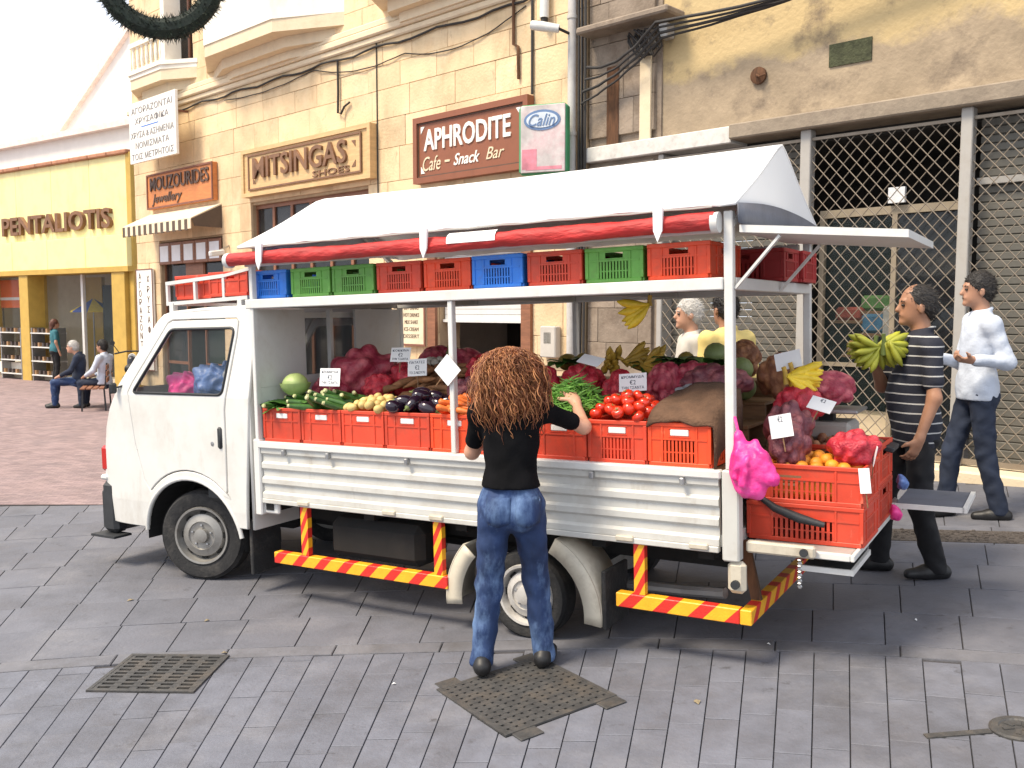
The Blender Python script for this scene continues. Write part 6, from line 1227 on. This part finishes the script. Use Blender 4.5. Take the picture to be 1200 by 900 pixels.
    for sd_, ty in zip('LR', toe):
        a = D['ank' + sd_]; dr = RZ(ty).to_3x3() @ Vector((1, 0, 0)); z0 = a.z - .085 * s
        b0 = Vector((a.x, a.y, z0)); implicit('shoe', [('c', q(b0 - dr * .045 + Vector((0, 0, .045))), q(b0 + dr * .06 + Vector((0, 0, .042))), .046, .045, .03), ('c', q(b0 + dr * .06 + Vector((0, 0, .035))), q(b0 + dr * .16 + Vector((0, 0, .025))), .046, .034, .03), ('c', q(b0 + Vector((0, 0, .06))), q(b0 - dr * .01 + Vector((0, 0, .11))), .045, .043, .03)], max(h, .008), shoes, t, ID, cuts=[(0, 0, -1, -z0)])
    # --- hair
    br_ = MB()
    for sg in (-1, 1): br_.tube([HP(.095, .014 * sg, .028), HP(.094, .030 * sg, .034), HP(.084, .046 * sg, .028)], [.004, .0055, .003], 5)
    br_.build('eyebrows', hair if hair != 'hair_brown' else 'hair_auburn', t); MB().tube([HP(.0985, .02, -.053), HP(.102, 0, -.051), HP(.0985, -.02, -.053)], [.002, .0045, .002], 5).build('mouth', 'leather', t)
    HM = Matrix.Translation(hc) @ Fh.to_4x4() @ Matrix.Scale(s, 4)
    if hstyle == 'short': implicit('hair', [('e', (-.012, 0, .036), (.106, .084, .110)), ('e', (-.05, 0, -.01), (.062, .070, .08))], .006, hair, t, HM, cuts=[(.72, 0, -.70, .022)], relax=1, noise=.004, nscale=120)
    elif hstyle == 'thin': implicit('hair', [('e', (-.014, 0, .03), (.101, .083, .104)), ('e', (-.05, 0, -.01), (.06, .072, .08))], .008, hair, t, HM, cuts=[(.72, 0, -.70, .008)], relax=1, noise=.004, nscale=120)
    elif hstyle == 'long': implicit('hair', [('e', (-.02, 0, .03), (.112, .092, .118)), ('c', (-.06, 0, 0), (-.08, 0, -.2), .08, .06)], .012, hair, t, HM, cuts=[(.72, 0, -.70, .03)], relax=1, noise=.006, nscale=60)
    if hstyle in ('short', 'thin'):                                        # loose short strands over the cap
        cap = [o for o in t.children if o.name.startswith('hair')][0].data; q2 = random.Random(len(cap.vertices)); st_ = MB(); vv = cap.vertices
        for _ in range(900):
            v = vv[q2.randrange(len(vv))]; nn = v.normal; d_ = (nn * .7 + Vector((-.5, q2.uniform(-.4, .4), -.5 + q2.uniform(-.3, .6)))).normalized(); sd2 = d_.cross(nn).normalized() * .0022 if d_.cross(nn).length > 1e-4 else Vector((.002, 0, 0)); L = q2.uniform(.012, .024)
            st_.add([v.co - sd2, v.co + sd2, v.co + d_ * L + nn * .003], [(0, 1, 2)])
        st_.build('hair_strands', hair, t, HM)
    return t, D, HM
FR = lambda x, y, a, dz=0.: T(x, y, g(x) + dz) @ RZ(a)
# --- woman at the stall
Mw = T(.0, 4.65, .0) @ RZ(84)
wt, D, HM = human('woman in black T-shirt and faded jeans with long curly hair reaching for beans', Mw, .95, skin='skin_light', shirt='tee_black', sleeve='short', pants='jeans', hair='hair_brown', hstyle='none', head_yaw=-38, head_pitch=12, hem=1.02, h=.0068, female=True, fem_w=1.06, toe=(10, -10), curl=(.5, .22), palmR=((-.1, .3, -.9), (-.25, .9, .42)),
    world=dict(head=(-.005, 4.71, 1.535), neck=(-.005, 4.665, 1.40), chest=(-.005, 4.665, 1.22), pelvis=(-.005, 4.64, .915), shL=(-.165, 4.67, 1.35), shR=(.155, 4.68, 1.355), elL=(-.21, 4.80, 1.12), wrL=(-.10, 4.97, 1.22), elR=(.375, 4.79, 1.255), wrR=(.345, 4.985, 1.365), hipL=(-.085, 4.64, .87), hipR=(.078, 4.64, .87), kneeL=(-.115, 4.66, .46), kneeR=(.125, 4.69, .47), ankL=(-.155, 4.61, .085), ankR=(.168, 4.68, .10)))
hq = random.Random(5); mb = MB(); inv = Mw.inverted(); hcw = Vector((-.012, 4.69, 1.555))
def hair_r(z): return float(np.interp(z, [1.26, 1.32, 1.38, 1.46, 1.54, 1.62, 1.67, 1.705, 1.73], [.112, .13, .14, .138, .13, .118, .10, .08, .06]))
for i in range(2600):
    a = hq.uniform(0, 2 * math.pi); e = math.acos(hq.uniform(-.2, 1)); st = Vector((.10 * math.sin(e) * math.cos(a), .105 * math.sin(e) * math.sin(a), .125 * math.cos(e)))
    if st.y > .05 and st.z < .06 and abs(st.x - .02) < .065: continue           # the face stays free
    L = hq.choice((hq.uniform(.14, .3), hq.uniform(.3, .52))); out = st.normalized(); p = hcw + st; ph = hq.uniform(0, 6.28); fr_ = hq.uniform(20, 42); am = hq.uniform(.006, .017); pts = []; vel = Vector((out.x + hq.uniform(-.5, .5) * out.z, out.y + hq.uniform(-.6, .3) * out.z - .08, out.z * .12)); nseg = 17; lim = hq.choice((hq.uniform(.6, .95), hq.uniform(.9, 1.12), hq.uniform(1.0, 1.38)))
    for j in range(nseg):
        s_ = j / (nseg - 1); sw = Vector((math.cos(ph + s_ * fr_ * .75), math.sin(ph + s_ * fr_ * .75), .6 * math.sin(ph * 2 + s_ * fr_))) * am * min(1, s_ * 5)
        pts.append(p + sw); vel = vel + Vector((out.x * .05, -.02, -1)) * .17; vel.normalize(); p = p + vel * L / nseg
        p.z = min(p.z, 1.715); dx = p - hcw; rxy = math.hypot(dx.x, dx.y); rm_ = hair_r(p.z) * lim * (1.12 if abs(dx.x) > abs(dx.y) else .9)
        if rxy > rm_: p = Vector((hcw.x + dx.x * rm_ / rxy, hcw.y + dx.y * rm_ / rxy, p.z))
        if p.y > 4.78 and abs(p.x - hcw.x - .03) < .07 and p.z < 1.58: p.y -= .03
    mb.cur = 0 if hq.random() < .62 else 1; w_ = hq.uniform(.0011, .0026); mb.tube([inv @ v for v in pts], [w_] * (nseg - 1) + [.0006], 3, False)
mb.build('curls', ['hair_brown', 'hair_light'], wt, None, 179)
implicit('hair', [('e', q_, r_) for q_, r_ in ((tuple(inv @ Vector((-.012, 4.685, 1.555))), (.098, .105, .118)), (tuple(inv @ Vector((-.06, 4.64, 1.46))), (.07, .075, .11)), (tuple(inv @ Vector((.04, 4.64, 1.46))), (.07, .07, .11)))], .012, 'hair_brown', wt, ID, noise=.012, nscale=50, k=.06)
pass
tr_ = [o for o in wt.children if o.name.startswith('trousers')][0]
for sx in (-.078, .072):                                                  # stitched back pockets laid onto the denim
    gx = [(sx + u * .062 * (1 - .12 * max(0, -v)), 4.44, .865 + v * .068 - (.018 * (1 - abs(u)) if v <= -1 else 0)) for v in [-1 + i / 4 for i in range(9)] for u in [-1 + i / 4 for i in range(9)]]
    o = MB().add([inv @ Vector(p_) for p_ in gx], [(i * 9 + j, i * 9 + j + 1, i * 9 + j + 10, i * 9 + j + 9) for i in range(8) for j in range(8)]).build('back_pocket', 'jeans', wt, None, 179)
    md = o.modifiers.new('wrap', 'SHRINKWRAP'); md.target = tr_; md.wrap_method = 'PROJECT'; md.use_negative_direction = True; md.use_positive_direction = True; md.use_project_x = True; md.offset = .004
    o.modifiers.new('thick', 'SOLIDIFY').thickness = .003
# --- man in the striped polo shirt, carrying bananas
Ms = FR(2.50, 5.66, 166)
human('man in navy striped polo shirt and black trousers holding green bananas', Ms, 1.03, skin='skin_tan', shirt='polo', sleeve='short', pants='trousers_black', hair='hair_black', hstyle='thin', head_yaw=8, hem=.80, belly=.03, h=.0072, toe=(8, -12), curl=(.45, .9), palmL=((-.3, .9, 0), (-.3, .1, -.9)), palmR=((.1, -.3, .9), (-.8, -.5, .2)),
    world=dict(kneeR=(2.36, 5.78, .68), ankR=(2.37, 5.84, .275), kneeL=(2.50, 5.56, .66), ankL=(2.62, 5.58, .295), shR=(2.43, 5.83, 1.65), elR=(2.36, 5.86, 1.38), wrR=(2.24, 5.70, 1.555), shL=(2.50, 5.50, 1.65), elL=(2.50, 5.43, 1.34), wrL=(2.41, 5.41, 1.10)))
for i, (x, y, z, a, b_) in enumerate(((2.20, 5.58, 1.66, 186, 0), (2.25, 5.58, 1.67, 20, 0))): banana_bunch(['hand of green bananas gripped by the man in stripes', 'hand of green bananas held against the striped shirt'][i], T(x, y, z) @ RZ(a) @ RY(b_), 6, 'banana_green', .165, 21, tiers=3, spread=.55, planar=(-62, 24))
# --- man in the white shirt
Mh = FR(3.52, 6.95, 172)
human('man in white long sleeved shirt and dark jeans standing by the shop step', Mh, 1.055, skin='skin_mid', shirt='shirt_white', pants='jeans_dark', hair='hair_black', hem=.86, h=.0078, toe=(-15, 8), curl=(.7, .7), palmL=((.0, .4, .9), (-1, .1, 0)),
    world=dict(shL=(3.52, 6.77, 1.76), elL=(3.62, 6.72, 1.48), wrL=(3.35, 6.68, 1.50), elR=(3.50, 7.16, 1.45), wrR=(3.25, 7.0, 1.50), kneeL=(3.56, 6.86, .78), ankL=(3.66, 6.82, .37), kneeR=(3.38, 7.02, .78), ankR=(3.36, 7.05, .36)))
# --- two men beyond the van
human('dark haired man in a yellow shirt standing behind the van', FR(1.66, 7.15, 115), 1.06, skin='skin_tan', shirt='shirt_yellow', pants='jeans_dark', hair='hair_black', hstyle='long' if False else 'short', h=.010, hands=False)
human('white haired man in pale shirt beside the man in yellow', FR(1.50, 7.75, 185), 1.04, skin='skin_light', shirt='shirt_pale', pants='jeans_dark', hair='hair_grey', hstyle='short', h=.011, hands=False)
# --- seated men, bench, shopper and scooter by the yellow shop
bench = thing('street_bench', 'dark metal bench by the lane where two men sit', 'bench', T(-8.25, 18.2, g(-8)) @ RZ(200))
for i in range(4): MB().box(-.20 + i * .11, -.11 + i * .11, -.8, .8, .42, .45, .005).build('seat_slat', 'brown_wood', bench)
for i in range(3): MB().box(-.27, -.245, -.8, .8, .55 + i * .12, .64 + i * .12, .005).build('back_slat', 'brown_wood', bench)
for y in (-.7, .7):
    for x in (-.22, .2): MB().bar((x, y, 0), (x * .9, y, .42), .03, .03).build('leg', 'black_plastic', bench)
    MB().bar((-.22, y, .42), (-.26, y, .92), .03, .03).build('back_stay', 'black_plastic', bench)
SIT = dict(pelvis=(0, 0, .53), chest=(-.02, 0, .86), neck=(-.01, 0, 1.06), head=(.03, 0, 1.21), hipL=(.02, .09, .52), hipR=(.02, -.09, .52), kneeL=(.44, .13, .50), kneeR=(.44, -.13, .50), ankL=(.42, .13, .085), ankR=(.5, -.11, .085), shL=(-.02, .18, 1.0), shR=(-.02, -.18, 1.0), elL=(.08, .24, .75), elR=(.08, -.24, .75), wrL=(.3, .16, .64), wrR=(.3, -.16, .64))
human('seated man in a white shirt and dark hair on the lane bench', T(-8.05, 18.15, g(-8)) @ RZ(170), 1., SIT, skin='skin_mid', shirt='shirt_white', pants='jeans_dark', h=.013, hands=False, seated=True)
human('seated man in blue jeans leaning forward on the lane bench', T(-8.62, 18.3, g(-8)) @ RZ(190), 1., dict(SIT, head=(.10, 0, 1.19)), skin='skin_light', shirt='jeans_dark', pants='jeans', hair='hair_grey', h=.013, hands=False, seated=True)
human('woman shopper in teal top looking at the shoe racks', T(-12.05, 24.3, g(-12)) @ RZ(40), .95, skin='skin_mid', shirt='top_teal', sleeve='short', pants='trousers_black', hair='hair_auburn', hstyle='long', h=.015, hands=False, female=True)
sc_ = thing('motor_scooter', 'dark motor scooter parked beside the yellow shop pillar', 'scooter', T(-7.95, 19.2, g(-8)) @ RZ(110)); mat('scooter_paint', (.02, .02, .03), .3, .2, 5)
for x in (-.6, .6):
    wl = link('wheel', None, sc_, T(x, 0, .26)); MB().lathe([(.17, -.05), (.25, -.05), (.26, 0), (.25, .05), (.17, .05)], 20, RX(90), closed=True).build('tyre', 'rubber', wl, None, 40); MB().lathe([(0, -.03), (.17, -.04), (.17, .04), (0, .03)], 16, RX(90)).build('rim', 'rim', wl, None, 40)
link('body', implicit('body', [('c', (-.65, 0, .5), (-.2, 0, .5), .16, .13), ('c', (-.2, 0, .4), (.25, 0, .28), .1, .1), ('c', (.35, 0, .3), (.5, 0, .85), .09, .1), ('c', (.45, 0, .5), (.62, 0, .5), .1, .08)], .025, 'scooter_paint', None, None), sc_); link('seat', implicit('seat', [('c', (-.7, 0, .74), (-.15, 0, .72), .1, .1)], .02, 'black_plastic', None, None), sc_)
MB().tube([(.48, -.34, 1.0), (.52, -.1, 1.05), (.52, .1, 1.05), (.48, .34, 1.0)], .018, 8).build('handlebar', 'black_plastic', sc_, None, 60); MB().lathe([(0, 0), (.07, 0), (.08, .06), (0, .08)], 14, T(.56, 0, .92) @ RY(90)).build('headlamp', 'white_metal', sc_, None, 40)
for sg in (-1, 1): MB().bar((.5, .25 * sg, 1.03), (.46, .36 * sg, 1.2), .015, .015).build('mirror_arm', 'black_plastic', sc_); MB().lathe([(0, 0), (.05, 0), (.05, .02), (0, .02)], 12, T(.46, .37 * sg, 1.23) @ RY(90)).build('mirror', 'black_plastic', sc_)
